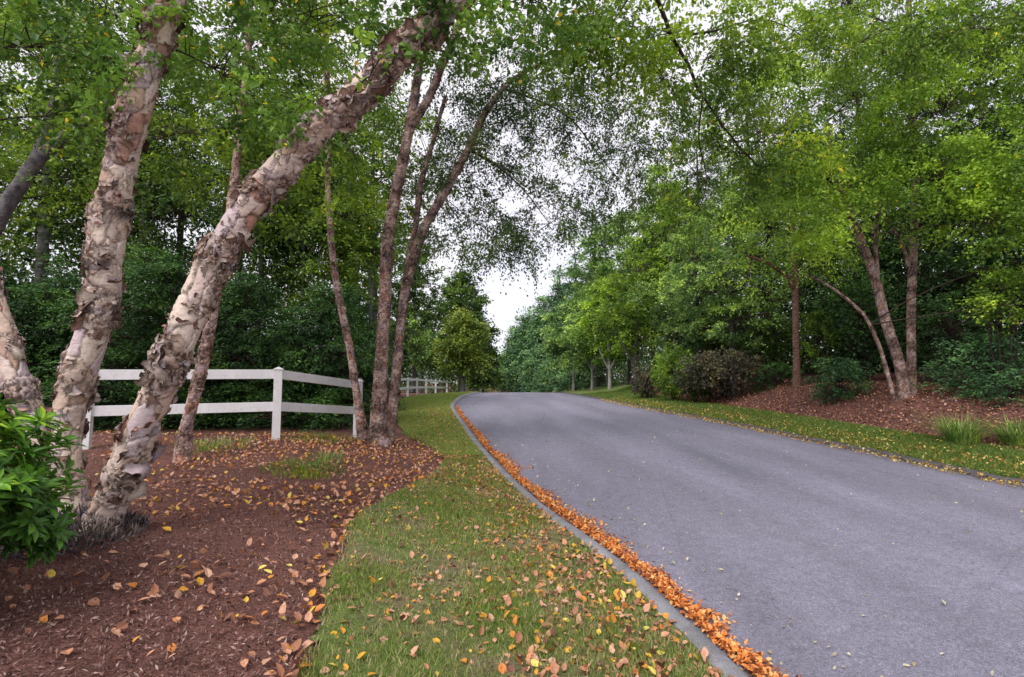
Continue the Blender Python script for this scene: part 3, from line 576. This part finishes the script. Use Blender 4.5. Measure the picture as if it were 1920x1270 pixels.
# --- right birch clump
b4=G(1690,747); Y=b4[1]; print('right birch',b4)
st=[([W(*p) for p in [(1700,765,Y),(1688,690,Y),(1660,600,Y),(1640,520,Y),(1618,460,Y),(1595,400,Y),(1570,330,Y+.2),(1550,230,Y+.3)]],np.array([17,13,12,11,10,8,6,4])*Y/960),
    ([W(*p) for p in [(1708,760,Y+.1),(1709,680,Y+.1),(1708,600,Y+.1),(1712,480,Y+.1),(1716,350,Y+.1),(1712,200,Y+.2),(1706,60,Y+.2),(1700,-100,Y+.2)]],np.array([15,11,10.5,10,9,8,6.5,5])*Y/960),
    ([W(*p) for p in [(1680,760,Y-.1),(1665,705,Y-.1),(1645,640,Y-.2),(1622,595,Y-.2),(1580,555,Y-.3),(1540,528,Y-.3),(1510,515,Y-.3)]],np.array([6,5,4.5,4,3.5,2.5,1.5])*Y/960),
    ([W(*p) for p in [(1704,500,Y+.1),(1690,455,Y),(1668,420,Y-.1),(1640,390,Y-.2)]],np.array([5,4,3.5,2])*Y/960),
    ([W(*p) for p in [(1645,520,Y),(1642,440,Y),(1650,370,Y),(1660,300,Y)]],np.array([6,5,4,2.5])*Y/960)]
e4=thing('right_birch','pink-barked birch with splayed trunks on the mulch bank right of road','tree',b4); nodes4=[]
for i,(s,r) in enumerate(st):
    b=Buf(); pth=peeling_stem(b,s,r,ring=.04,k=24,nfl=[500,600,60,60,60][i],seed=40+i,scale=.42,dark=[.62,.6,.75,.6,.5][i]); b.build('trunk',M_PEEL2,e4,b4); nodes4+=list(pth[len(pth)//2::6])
b=Buf(); crown(b,[PB(1420,250,Y-1,150,150,1.2,70),PB(1600,180,Y-.8,170,160,1.3,95),PB(1780,200,Y-.8,150,160,1.3,85),PB(1560,340,Y-1,140,70,1,48),PB(1760,340,Y-1,130,80,1,48),PB(1880,330,Y-1.5,90,100,.9,40),PB(1860,420,Y-2,100,45,.6,18),PB(1500,430,Y-1.2,100,45,.8,24),PB(1900,490,Y-2,60,50,.5,8),PB(1600,20,Y-.5,260,120,1.5,85),PB(1860,60,Y-1,150,110,1.3,50),PB(1780,400,Y-1,60,50,.6,10),PB(1900,570,Y-2,50,40,.5,5),PB(1650,-150,Y,350,100,1.6,40)],
    nodes4,leaf=.082,m=165,s=.36,flat=.45,twig=.005,limb=.02,asp=.62,seed=8,droop=.6,gap=.28,gs=.8)
b.build('crown',[L_YELG,M_TWIG],e4,b4)
# --- red trunk tree
b5=G(1493,727); Y=b5[1]; print('red',b5)
make_tree('red_birch','young tree with a straight reddish trunk forking low, light drooping foliage','tree',b5,
  [([W(*p) for p in [(1493,740,Y),(1493,680,Y),(1491,600,Y),(1491,520,Y),(1488,450,Y),(1480,360,Y)]],np.array([9,6.2,5.8,5.4,4.5,2.5])*Y/960),
   ([W(*p) for p in [(1489,540,Y),(1470,515,Y-.1),(1440,495,Y-.3),(1400,480,Y-.4)]],np.array([6,5,3.5,2])*Y/960)],
  [PB(1440,430,Y-.3,110,70,1.6,60),PB(1560,440,Y,100,60,1.4,40),PB(1480,350,Y,150,90,1.8,70),PB(1400,520,Y-.6,80,35,1,16),PB(1540,505,Y-.5,80,30,.8,12)],L_YELG,M_PINKB2,leaf=.09,m=80,s=.38,flat=.45,twig=.007,limb=.03,asp=.5,seed=10,droop=.9,gap=.2)
# ------------------------------------------------------------------ roadside & woodland trees (one per entry)
def simple(label,px,Y,top,w,ybot,leafm,barkm=M_GREYB,cat='tree',name='roadside_tree',tr=.12,n=110,leaf=None,fork=False,seed=0,group=None,flat=.45,spray=False,m=40,X=None,gap=.1,lean=0,pyb=None,asp=.6,twigs=True,layers=None,s=None):
    """px: trunk pixel column at depth Y; top / ybot: pixel rows of crown top and crown bottom; w: crown half width in pixels"""
    x=W(px,716,Y)[0]; g=gpt(x,Y); k=Y/960
    top_z=W(px,top,Y)[2]; bot_z=max(W(px,ybot,Y)[2],g[2]+.22); h=top_z-bot_z; R=w*k
    lf=leaf or max(.075,.0055*Y); m=int(m*2.4) if leaf is None else int(m*1.25)
    st=[([g-[0,0,.3],g+[.02,0,.6],g+[lean*.4,0,(bot_z-g[2])+.1*h],[x+lean,Y,bot_z+.55*h],[x+lean,Y,bot_z+.9*h]],np.array([1.35,1,.85,.5,.15])*tr)]
    if fork: 
        for sgn in (-1,1): st.append(([g+[0,0,.62*(bot_z-g[2])],g+[sgn*.3*R*.4,0,(bot_z-g[2])*.9],[x+sgn*R*.4,Y+.2*sgn,bot_z+.3*h]],np.array([.7,.6,.3])*tr))
    bl=[]
    rg=np.random.default_rng(seed)
    for i,(fz,fr) in enumerate(layers or ((.14,.8),(.36,1.0),(.6,.82),(.85,.45))):
        for q in range(3):
            a=rg.random()*6.28+q*2.1; rr=R*fr*.42
            bl.append((np.array([x+lean+rr*math.cos(a),Y+rr*math.sin(a),bot_z+fz*h+rg.uniform(-.04,.04)*h]),np.array([R*fr*rg.uniform(.5,.72),R*fr*.62,h*.17*rg.uniform(.8,1.25)]),max(3,int(n/12*fr))))
    return make_tree(name,label,cat,g,st,bl,leafm,barkm,group,k=8,leaf=lf,m=m,s=(s or max(.3,.012*Y*1.15)),flat=flat,twig=(max(.006,.0005*Y) if twigs else 0),limb=max(.02,tr*.3),asp=asp,seed=seed+11,droop=.5,gap=gap,spray=spray,up=.9)
RW='trees lining the right side of the road'
simple('small pale-trunked tree nearest the dark shrubs, yellow-green crown',1190,30,480,100,655,L_LIME,M_GREYB,tr=.11,fork=True,seed=1,group=RW,n=170,lean=.3)
simple('pale-trunked tree forking into a Y right of the road',1143,38,520,75,672,L_YELG,M_PALEB,tr=.13,fork=True,seed=2,group=RW,n=140)
simple('pale slender trunk with a twin stem, just left of the Y-forked tree',1110,43,560,62,672,L_GREYG,M_PALEB,tr=.12,fork=True,seed=3,group=RW,n=120)
simple('single straight pale pole-like trunk at the shaded wood edge',1075,49,560,60,690,L_GREYG,M_PALEB,tr=.13,seed=4,group=RW,n=120)
simple('feathery grey-green tree leaning over the dark red shrub',1310,24,395,110,665,L_GREYG,tr=.14,seed=5,n=230,group=RW,gap=.1)
simple('tall light green tree behind the feathery grey-green one',1265,33,330,105,600,L_YELG,tr=.2,seed=6,n=230,group=RW,gap=.1)
simple('mid-height green tree above the round green shrub',1225,36,420,90,640,L_FOREST,tr=.2,seed=7,n=180,group=RW,gap=.1)
simple('tall broad tree rising behind the small pale trunks',1180,50,395,100,640,L_GREYG,tr=.25,seed=8,n=300,group=RW,gap=.0)
simple('light green tree in front of the tall broad one, sloping to the pines',1140,47,430,80,650,L_GREYG,tr=.2,seed=41,n=220,group=RW,gap=.0)
simple('soft green tree rising just left of the red-trunked tree',1375,21,370,125,640,L_GREYG,tr=.12,seed=42,n=260,group=RW,gap=.0)
simple('pale green full tree whose crown meets the sky gap from the right',1255,42,300,105,620,L_GREYG,tr=.2,seed=43,n=300,group=RW,gap=.0)
simple('bushy light tree low behind the green and barberry shrubs',1300,25,520,90,720,L_FOREST,tr=.1,seed=44,n=200,group=RW,gap=.0)
PN='pines on the right beyond the crest'
PL=((.02,1.05),(.2,1.0),(.4,.8),(.6,.58),(.78,.36),(.94,.14))
for i,(px,Y,top,w,lab) in enumerate(((1118,56,412,66,'tallest blue-green pine, at the top of the tree line'),(1082,62,470,55,'blue-green pine second down the sloping tree line'),(1050,70,520,50,'brown-flecked pine in the middle of the sloping tree line'),
      (1018,80,560,42,'dark pine third from the road end of the tree line'),(990,92,592,36,'pine second nearest the gap of sky'),(966,106,622,30,'lowest pine beside the sky gap where the road vanishes'))):
    simple(lab,px,Y,top,w,715,L_PINE,M_GREYB,'pine','pine_tree',tr=.25,n=200,seed=20+i,group=PN,flat=.3,spray=True,layers=PL,gap=.0,leaf=.006*Y,asp=.35,m=75)
LW='trees lining the left side of the road'
simple('yellow-green tree with a bare straight trunk at the far end of the fence',868,50,580,50,690,L_LIME2,M_GREYB,tr=.22,seed=31,group=LW,n=170,gap=.05)
simple('tall dark tree behind the yellow-green one, left edge of the sky gap',862,66,500,62,700,L_FOREST,tr=.3,seed=32,group=LW,n=240,gap=.0)
simple('dark tree farthest down the left side, nearest the gap',892,84,560,38,715,L_FOREST,tr=.3,seed=33,group=LW,n=200,gap=.0)
simple('low grey-green tree behind the far white fence',790,54,600,62,684,L_GREYG,tr=.12,seed=34,group=LW,n=130,gap=.05)
simple('dense green tree between the birch clump and yellow-green tree',775,56,450,80,672,L_FOREST,tr=.25,seed=35,group=LW,n=260,gap=.0)
simple('tall leafy tree filling the space behind the birch clump',700,34,380,120,672,L_FOREST,tr=.25,seed=36,group=LW,n=260,gap=.0)
simple('soft green conifer low beyond the end of the road',905,96,668,52,722,L_GREYG,tr=.2,seed=37,group=LW,n=120,gap=.0,spray=True,flat=.3)
simple('small soft green tree at the very end of the road',950,120,668,45,722,L_GREYG,tr=.2,seed=38,group=LW,n=120,gap=.0)
# woods left: grey trunks
WL='woodland trees behind the hemlocks'
LWL=[('woodland tree far left, seen through the peeling stems',60,17,20,190,470,.2),('woodland tree with a grey trunk left of the upright peeling stem',150,19,-60,200,440,.17),('woodland tree with a straight grey trunk between the two peeling stems',322,21,40,200,430,.14),
     ('woodland tree behind the top of the leaning stem',540,22,60,190,440,.12),('woodland tree with pale slender trunk left of the clump',560,18,200,130,460,.06),('thin-trunked woodland tree behind the slim birch',440,24,-40,220,420,.15),('leafy woodland tree filling the upper far left corner',-60,20,-100,220,420,.2),('low-branched woodland tree just above the hemlocks between both peeling stems',250,17.5,180,170,560,.1),('low-branched woodland tree above the hemlocks right of the leaning stem',480,18,150,150,580,.1),('low-branched woodland tree seen between slim trunk and clump trunks',640,19,200,120,590,.1),('bushy woodland tree right behind the clump trunks',690,24,120,160,470,.15)]
for i,(lab,px,Y,top,w,bot,tr) in enumerate(LWL):
    simple(lab,px,Y,top,w,bot,L_FOREST if i%3 else L_BIRCH,M_GREYB,name='woodland_tree',tr=tr,seed=50+i,group=WL,n=260,gap=.12,leaf=.13,m=95,s=.55)
# grey leaning trunk, upper left
g=gpt(-12.2,9.6)
make_tree('leaning_grey_tree','smooth grey trunk slanting up to the right at the far left edge','tree',g,[([g-[0,0,.3],[-10.8,9.4,2.6],W(-20,440,9),W(20,370,9),W(70,300,9),W(130,250,9),W(185,205,9),W(250,170,9)],np.array([.2,.17,.13,.12,.11,.1,.08,.05])),
   ([W(60,315,9),W(85,250,9.1),W(100,190,9.2),W(110,110,9.3)],np.array([.1,.08,.07,.04]))],
   [PB(90,120,9.2,150,90,1.2,60),PB(260,120,9,110,80,1,26),PB(20,250,9.3,90,60,.8,14),PB(110,330,9.4,120,60,.8,16)],L_BIRCH,M_GREYB,leaf=.075,m=80,s=.32,twig=.005,limb=.02,seed=77,gap=.1)
# hemlock screen
HG='hemlocks screening the left side behind the fence'
for i,(lab,px,Y,top,w) in enumerate((('dark layered hemlock at the far left edge behind the shrub',-20,12.6,500,170),('dark hemlock between the far left and upright peeling stems',120,13.2,520,150),('dark hemlock framed between the two peeling stems',290,13.0,490,160),('dark hemlock just behind the leaning stem',450,13.4,540,150),('dark hemlock behind the capped fence post',600,13.8,560,140),('dark hemlock behind the birch clump, last to the right',655,17.5,560,85))):
    simple(lab,px,Y,top,w,850,L_HEML,M_GREYB,'hemlock','hemlock_tree',tr=.12,n=520,seed=70+i,group=HG,flat=.10,spray=True,leaf=.10,asp=.32,m=60,s=.34,gap=.0,layers=((.0,1),(.15,1),(.3,1),(.45,.95),(.62,.85),(.8,.6),(.95,.3)))
# dark right woods
WR='shaded woodland trees on the right bank'
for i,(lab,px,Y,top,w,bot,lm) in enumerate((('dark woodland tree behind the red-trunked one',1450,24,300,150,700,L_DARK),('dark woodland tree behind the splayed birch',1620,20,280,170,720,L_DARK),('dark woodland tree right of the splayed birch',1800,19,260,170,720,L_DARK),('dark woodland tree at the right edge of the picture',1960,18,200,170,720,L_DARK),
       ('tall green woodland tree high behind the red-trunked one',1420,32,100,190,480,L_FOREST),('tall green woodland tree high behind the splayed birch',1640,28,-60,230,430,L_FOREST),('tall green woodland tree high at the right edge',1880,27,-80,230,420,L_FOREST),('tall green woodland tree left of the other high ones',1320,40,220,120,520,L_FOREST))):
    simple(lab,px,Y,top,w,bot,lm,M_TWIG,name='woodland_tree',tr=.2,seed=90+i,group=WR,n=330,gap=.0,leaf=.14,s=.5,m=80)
# understory
def bush(name,label,cat,px,py,Y,rx,ry,rY,n,lm,leaf,m=40,s=.14,flat=.7,spray=False,asp=.5,seed=0,twig=.004,group=None,fine=False,up=.8):
    c=W(px,py,Y); g=gpt(c[0],Y); e=thing(name,label,cat,g,group); b=Buf()
    for i in range(7):
        a=i*.9; q=np.array([g-[0,0,.05],g+[.1*math.cos(a),.1*math.sin(a),.25],c+[rx*Y/960*.5*math.cos(a),rY*.5*math.sin(a),0]]); q2,_=spline(q,6); tube(b,q2,np.linspace(.02,.008,6),5,0,.5,.1)
    b.build('stem',M_TWIG,e,g); b=Buf()
    crown(b,[(c,np.array([rx*Y/960,rY,ry*Y/960]),n)],[g+[0,0,.2]],leaf=leaf,m=m,s=s,flat=flat,spray=spray,asp=asp,seed=seed,twig=twig,limb=.0,fine=fine,up=up)
    b.build('foliage',[lm,M_TWIG],e,g); return e
bush('barberry_shrub','rounded dark red-brown shrub with grey-green flecks beside the verge','shrub',1360,700,19,92,44,1.2,290,L_PURP,.09,seed=1)
bush('barberry_shrub','small dark purple shrub left of the round green one','shrub',1213,715,23.5,25,28,.9,90,L_PURP,.09,seed=2)
bush('green_shrub','upright round green shrub between the two dark shrubs','shrub',1262,695,21.0,38,48,.9,160,L_YELG,.09,seed=3)
bush('low_conifer','low teal conifer bush beside the red trunk','shrub',1573,715,14.5,42,48,.8,110,L_TEAL,.1,spray=True,flat=.2,s=.2,asp=.3,seed=4)
bush('leafy_shrub','bright yellow-green understory shrub right of the red trunk','shrub',1535,640,17,32,60,.6,50,L_LIME,.1,seed=5)
bush('hemlock_shrub','teal green drooping hemlock bush at right edge of the bank','shrub',1860,700,12,110,75,1.0,150,L_TEAL,.11,spray=True,flat=.2,s=.28,asp=.3,seed=6)
bush('dark_hemlock_shrub','dark green hemlock bush behind the splayed birch','shrub',1780,620,15.5,100,80,1.2,150,L_HEML,.12,spray=True,flat=.2,s=.3,asp=.3,seed=7)
bush('shaded_shrub','shadowed green shrub between red trunk and splayed birch','shrub',1610,600,17,80,100,1.2,150,L_HEML,.12,seed=8,s=.3)
bush('mixed_shrub','olive green shrub low behind the barberry','shrub',1430,650,21,60,70,1.0,120,L_FOREST,.12,seed=9,s=.3)
bush('leaf_spray','pale leafy sapling hanging over the bank at right','sapling',1875,560,11.5,45,70,.5,26,L_YELG,.08,seed=10,s=.14)
bush('low_conifer','low dark teal conifer bush in front of the shaded bank, right of the barberry','shrub',1455,712,18,35,32,.7,80,L_HEML,.1,spray=True,flat=.25,s=.22,asp=.3,seed=14)
bush('fern_shrub','feathery green shrub at the right picture edge above the grasses','shrub',1905,740,11,60,55,.7,90,L_TEAL,.1,spray=True,flat=.3,s=.24,asp=.32,seed=15)
bush('brown_shrub','rusty brown twiggy shrub in shade behind the splayed birch','shrub',1770,720,14.5,50,35,.6,80,L_PURP,.08,seed=16)
bush('green_shrub','dull green shrub merging the barberry with the upright round one','shrub',1302,712,19.5,34,32,.8,110,L_FOREST,.09,seed=17)
# tall grasses
def tuft(name,label,px,py,r,h,n,mat=L_GRASST,w=.004,hmin=.4,arch=1.3,Y=None):
    g=G(px,py); e=thing(name,label,'grass tuft',g); b=Buf(); a=rng.random(n)*6.283; rr=r*rng.random(n)**.7*.5
    P=np.stack([g[0]+rr*np.cos(a),g[1]+rr*np.sin(a),0*a],1); P[:,2]=ground_h(P[:,0],P[:,1])-.01
    H=h*rng.uniform(hmin,1,n); out=np.stack([np.cos(a),np.sin(a),0*a],1)+rng.standard_normal((n,3))*[.5,.5,0]; k=rng.uniform(.2,1,n)*arch
    side=unit(np.cross(out,[0,0,1.]))*w; L=[]
    for t,ww in ((0,1),(.35,1),(.7,.7),(1,.1)):
        c=P+out*(k*H*t**1.8)[:,None]; c[:,2]+=H*(t-.45*k*t**3); L+=[c-side*ww,c+side*ww]
    v=np.stack(L,1).reshape(-1,3); f=(np.arange(n)[:,None,None]*8+np.array([[0,1,3,2],[2,3,5,4],[4,5,7,6]])[None]).reshape(-1,4)
    b.add(v,f,0,np.repeat(rng.random(n),8)); b.build('blades',mat,e,g); return e
tuft('ornamental_grass','arching green grass tuft at the right verge, the larger one',1800,832,.55,.85,420,w=.005)
tuft('ornamental_grass','straw-tipped grass tuft at the right picture edge',1908,832,.5,.65,300,w=.006)
tuft('grass_tuft','low bright yellow-green grass tuft on the mulch left of the clump',572,882,1.0,.14,700,L_LIME,w=.0035,arch=1.1)
tuft('grass_tuft','grey-green grass tuft close beside the birch clump foot',612,862,.5,.2,160,w=.003)
_t=tuft('fence_grass','sparse green grass under the fence behind the tuft',600,822,1.3,.18,300,L_LIME,w=.004,arch=1)
_t['kind']='stuff'
_t=tuft('fence_grass','faded low grass under the fence left of the capped post',400,838,1.2,.16,300,w=.004,arch=1); _t['kind']='stuff'
# ------------------------------------------------------------------ rhododendron, foreground left
g=gpt(-3.25,2.85); e=thing('rhododendron','glossy bright green rhododendron bush at the lower left corner','shrub',g)
b=Buf(); c0=np.array([-3.5,2.85,.86]); rad=np.array([.86,.78,.7]); rg=np.random.default_rng(5)
for i in range(16):
    a=rg.random()*6.28; q2,_=spline([g-[0,0,.05],g+[.1*math.cos(a),.1*math.sin(a),.3],c0+rad*.55*[math.cos(a),math.sin(a),rg.uniform(-.3,.6)],c0+rad*.85*[math.cos(a),math.sin(a),rg.uniform(-.3,.4)]],9); tube(b,q2,np.linspace(.018,.006,9),5,0,.5)
b.build('stem',M_TWIG,e,g); b=Buf()
nW=900; d=unit(rg.standard_normal((nW,3))); d[:,2]=np.abs(d[:,2])*1.1-.5; d=unit(d); C=c0+d*rad*(rg.uniform(.5,1.0,nW)[:,None]**.5)*(1+.14*np.sin(d[:,:1]*9)*np.cos(d[:,1:2]*8+d[:,2:]*6)); C=C[C[:,2]>.05]
nW=len(C); d=unit(C-c0)
per=9; ax=unit(d*.7+[0,0,.9]+rg.standard_normal((nW,3))*.25); ref=unit(np.cross(ax,[.3,.2,.9])); r2=np.cross(ax,ref)
A=(np.arange(per)[None,:]*2.4+rg.random((nW,1))*6.28); up_=rg.uniform(-.15,.75,(nW,per))
tp=ref[:,None]*np.cos(A)[...,None]+r2[:,None]*np.sin(A)[...,None]+ax[:,None]*up_[...,None]
n=nW*per; P=np.repeat(C,per,axis=0)+rg.standard_normal((n,3))*.008
tp=unit(tp.reshape(-1,3)); axr=np.repeat(ax,per,axis=0); bb=unit(np.cross(tp,axr)); nn=np.cross(bb,tp); L=rg.uniform(.07,.125,n)[:,None]; w=L*.31
wr=np.clip(np.repeat(rg.random(nW),per)*.42+.34*np.repeat(d[:,2],per)+rg.random(n)*.32,0,.999)
vs=[P,P+tp*L*.3+bb*w*.4+nn*L*.05,P+tp*L*.65+bb*w*.5+nn*L*.04,P+tp*L-nn*L*.1,P+tp*L*.65-bb*w*.5+nn*L*.04,P+tp*L*.3-bb*w*.4+nn*L*.05,P+tp*L*.32+nn*L*0,P+tp*L*.66-nn*L*.01]
v=np.stack(vs,1).reshape(-1,3); f4=(np.arange(n)[:,None,None]*8+np.array([[6,7,2,1],[6,5,4,7]])[None]).reshape(-1,4); f3=(np.arange(n)[:,None,None]*8+np.array([[0,6,1],[0,5,6],[7,3,2],[7,4,3]])[None]).reshape(-1,3)
b.add(v,f4,0,np.repeat(wr,8)); n0=b.n-len(v); b.v.append(np.zeros((0,3))); b.f.append(f3+n0); b.m.append(np.zeros(len(f3))); b.sm.append(np.zeros(len(f3),bool)); b.r.append(np.zeros(0)); b.c.append(np.zeros((0,3)))
b.build('foliage',L_RHODO,e,g)
# ------------------------------------------------------------------ far wood backdrop (uncountable)
b=Buf(); rw=np.random.default_rng(99)
def mass(n,xf,yf,hf,L,cl=14,sp=.55):
    y=yf(n); x=xf(n,y); hb,ht=hf(x,y); u=rw.random(n); P=np.stack([x,y,ground_h(x,y)+hb+(ht-hb)*u],1)
    i=np.repeat(np.arange(n),cl); Q=P[i]+rw.standard_normal((n*cl,3))*[sp,sp,sp*.4]; Q[:,2]=np.maximum(Q[:,2],ground_h(Q[:,0],Q[:,1])+.05)
    rv=np.clip(rw.random(n)[i]*.5+rw.random(n*cl)*.4,0,.93); leaves(b,Q,rw.uniform(.6,1.2,n*cl)*L,.6,up=.9,droop=.4,fold=.12,rnd=rv,rg=rw)
tn=lambda x,y,a,c,f: a+c*np.array([noise.noise(Vector((p*f,q*f,2.))) for p,q in zip(x,y)])
mass(4200,lambda n,y:xr(y)+rw.uniform(14,30,n),lambda n:rw.uniform(4,46,n),lambda x,y:(0*x,tn(x,y,16,4,.2)),.34)
mass(1500,lambda n,y:xr(y)+rw.uniform(9,14,n),lambda n:rw.uniform(10,46,n),lambda x,y:(0*x,tn(x,y,6,2,.2)),.2)
mass(3600,lambda n,y:xl(y)-rw.uniform(12,32,n),lambda n:rw.uniform(18,50,n),lambda x,y:(0*x,tn(x,y,11,4,.25)),.28)
mass(900,lambda n,y:-rw.uniform(14,30,n),lambda n:rw.uniform(4,18,n),lambda x,y:(0*x,tn(x,y,8,3,.25)),.26)
sd=lambda n: np.where(rw.random(n)<.5,-1,1)
mass(2600,lambda n,y:xr(y)+rw.uniform(11,50,n),lambda n:rw.uniform(44,170,n),lambda x,y:(0*x,tn(x,y,11,4,.13)),.7,10,1.2)
mass(1800,lambda n,y:xl(y)-rw.uniform(9,50,n),lambda n:rw.uniform(48,170,n),lambda x,y:(0*x,tn(x,y,11,4,.13)),.7,10,1.2)
mass(1500,lambda n,y:rw.uniform(-90,110,n),lambda n:rw.uniform(150,190,n),lambda x,y:(0*x,tn(x,y,8,3,.13)),1.0,10,1.5)
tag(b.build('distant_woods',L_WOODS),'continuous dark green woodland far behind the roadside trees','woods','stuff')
# ------------------------------------------------------------------ light, sky, camera
SUN_EL,SUN_AZ=math.radians(52),math.radians(-35)
w=bpy.data.worlds.new('World'); scn.world=w; w.use_nodes=True; nt=w.node_tree; nt.nodes.clear()
sky=nd(nt,'ShaderNodeTexSky',sky_type='NISHITA'); sky.sun_disc=False; sky.sun_elevation=SUN_EL; sky.sun_rotation=SUN_AZ
bg=nd(nt,'ShaderNodeBackground'); bg.inputs[1].default_value=.09; nt.links.new(sky.outputs[0],bg.inputs[0])
cn=noise_n(nt,2.2,5,.6,nd(nt,'ShaderNodeTexCoord').outputs['Generated'])
cc=ramp(nt,cn,[(.3,(.86,.86,1.0)),(.55,(.98,.95,1.0)),(.75,(1,.94,.93))])
b2=nd(nt,'ShaderNodeBackground'); b2.inputs[1].default_value=1.32; nt.links.new(cc,b2.inputs[0])
mx=nd(nt,'ShaderNodeMixShader'); mx.inputs[0].default_value=.82; nt.links.new(bg.outputs[0],mx.inputs[1]); nt.links.new(b2.outputs[0],mx.inputs[2])
wo=nd(nt,'ShaderNodeOutputWorld'); nt.links.new(mx.outputs[0],wo.inputs[0])
s=bpy.data.lights.new('sun','SUN'); s.energy=2.9; s.angle=math.radians(40); s.color=(1,.95,.88); so=bpy.data.objects.new('sun',s); COL.objects.link(so)
d=Vector((math.sin(SUN_AZ)*math.cos(SUN_EL),math.cos(SUN_AZ)*math.cos(SUN_EL)*-1,math.sin(SUN_EL)))
so.rotation_euler=d.to_track_quat('Z','Y').to_euler()
sky.sun_rotation=math.atan2(d.x,d.y)
cam=bpy.data.cameras.new('camera'); cam.lens=18; cam.sensor_width=36; cam.clip_end=2000; cam.clip_start=.05
co=bpy.data.objects.new('camera',cam); COL.objects.link(co); co.location=(0,0,CAMZ); co.rotation_euler=(math.pi/2+PITCH,0,0); scn.camera=co
scn.view_settings.view_transform='Standard'; scn.view_settings.look='None'; scn.view_settings.exposure=0
cy=scn.cycles; cy.max_bounces=6; cy.diffuse_bounces=4; cy.glossy_bounces=2; cy.transmission_bounces=4; cy.use_denoising=True
open('/tmp/info.txt','w').write(str(sum(len(m.vertices) for m in bpy.data.meshes)))
print('verts',sum(len(m.vertices) for m in bpy.data.meshes),'objs',len(bpy.data.objects))
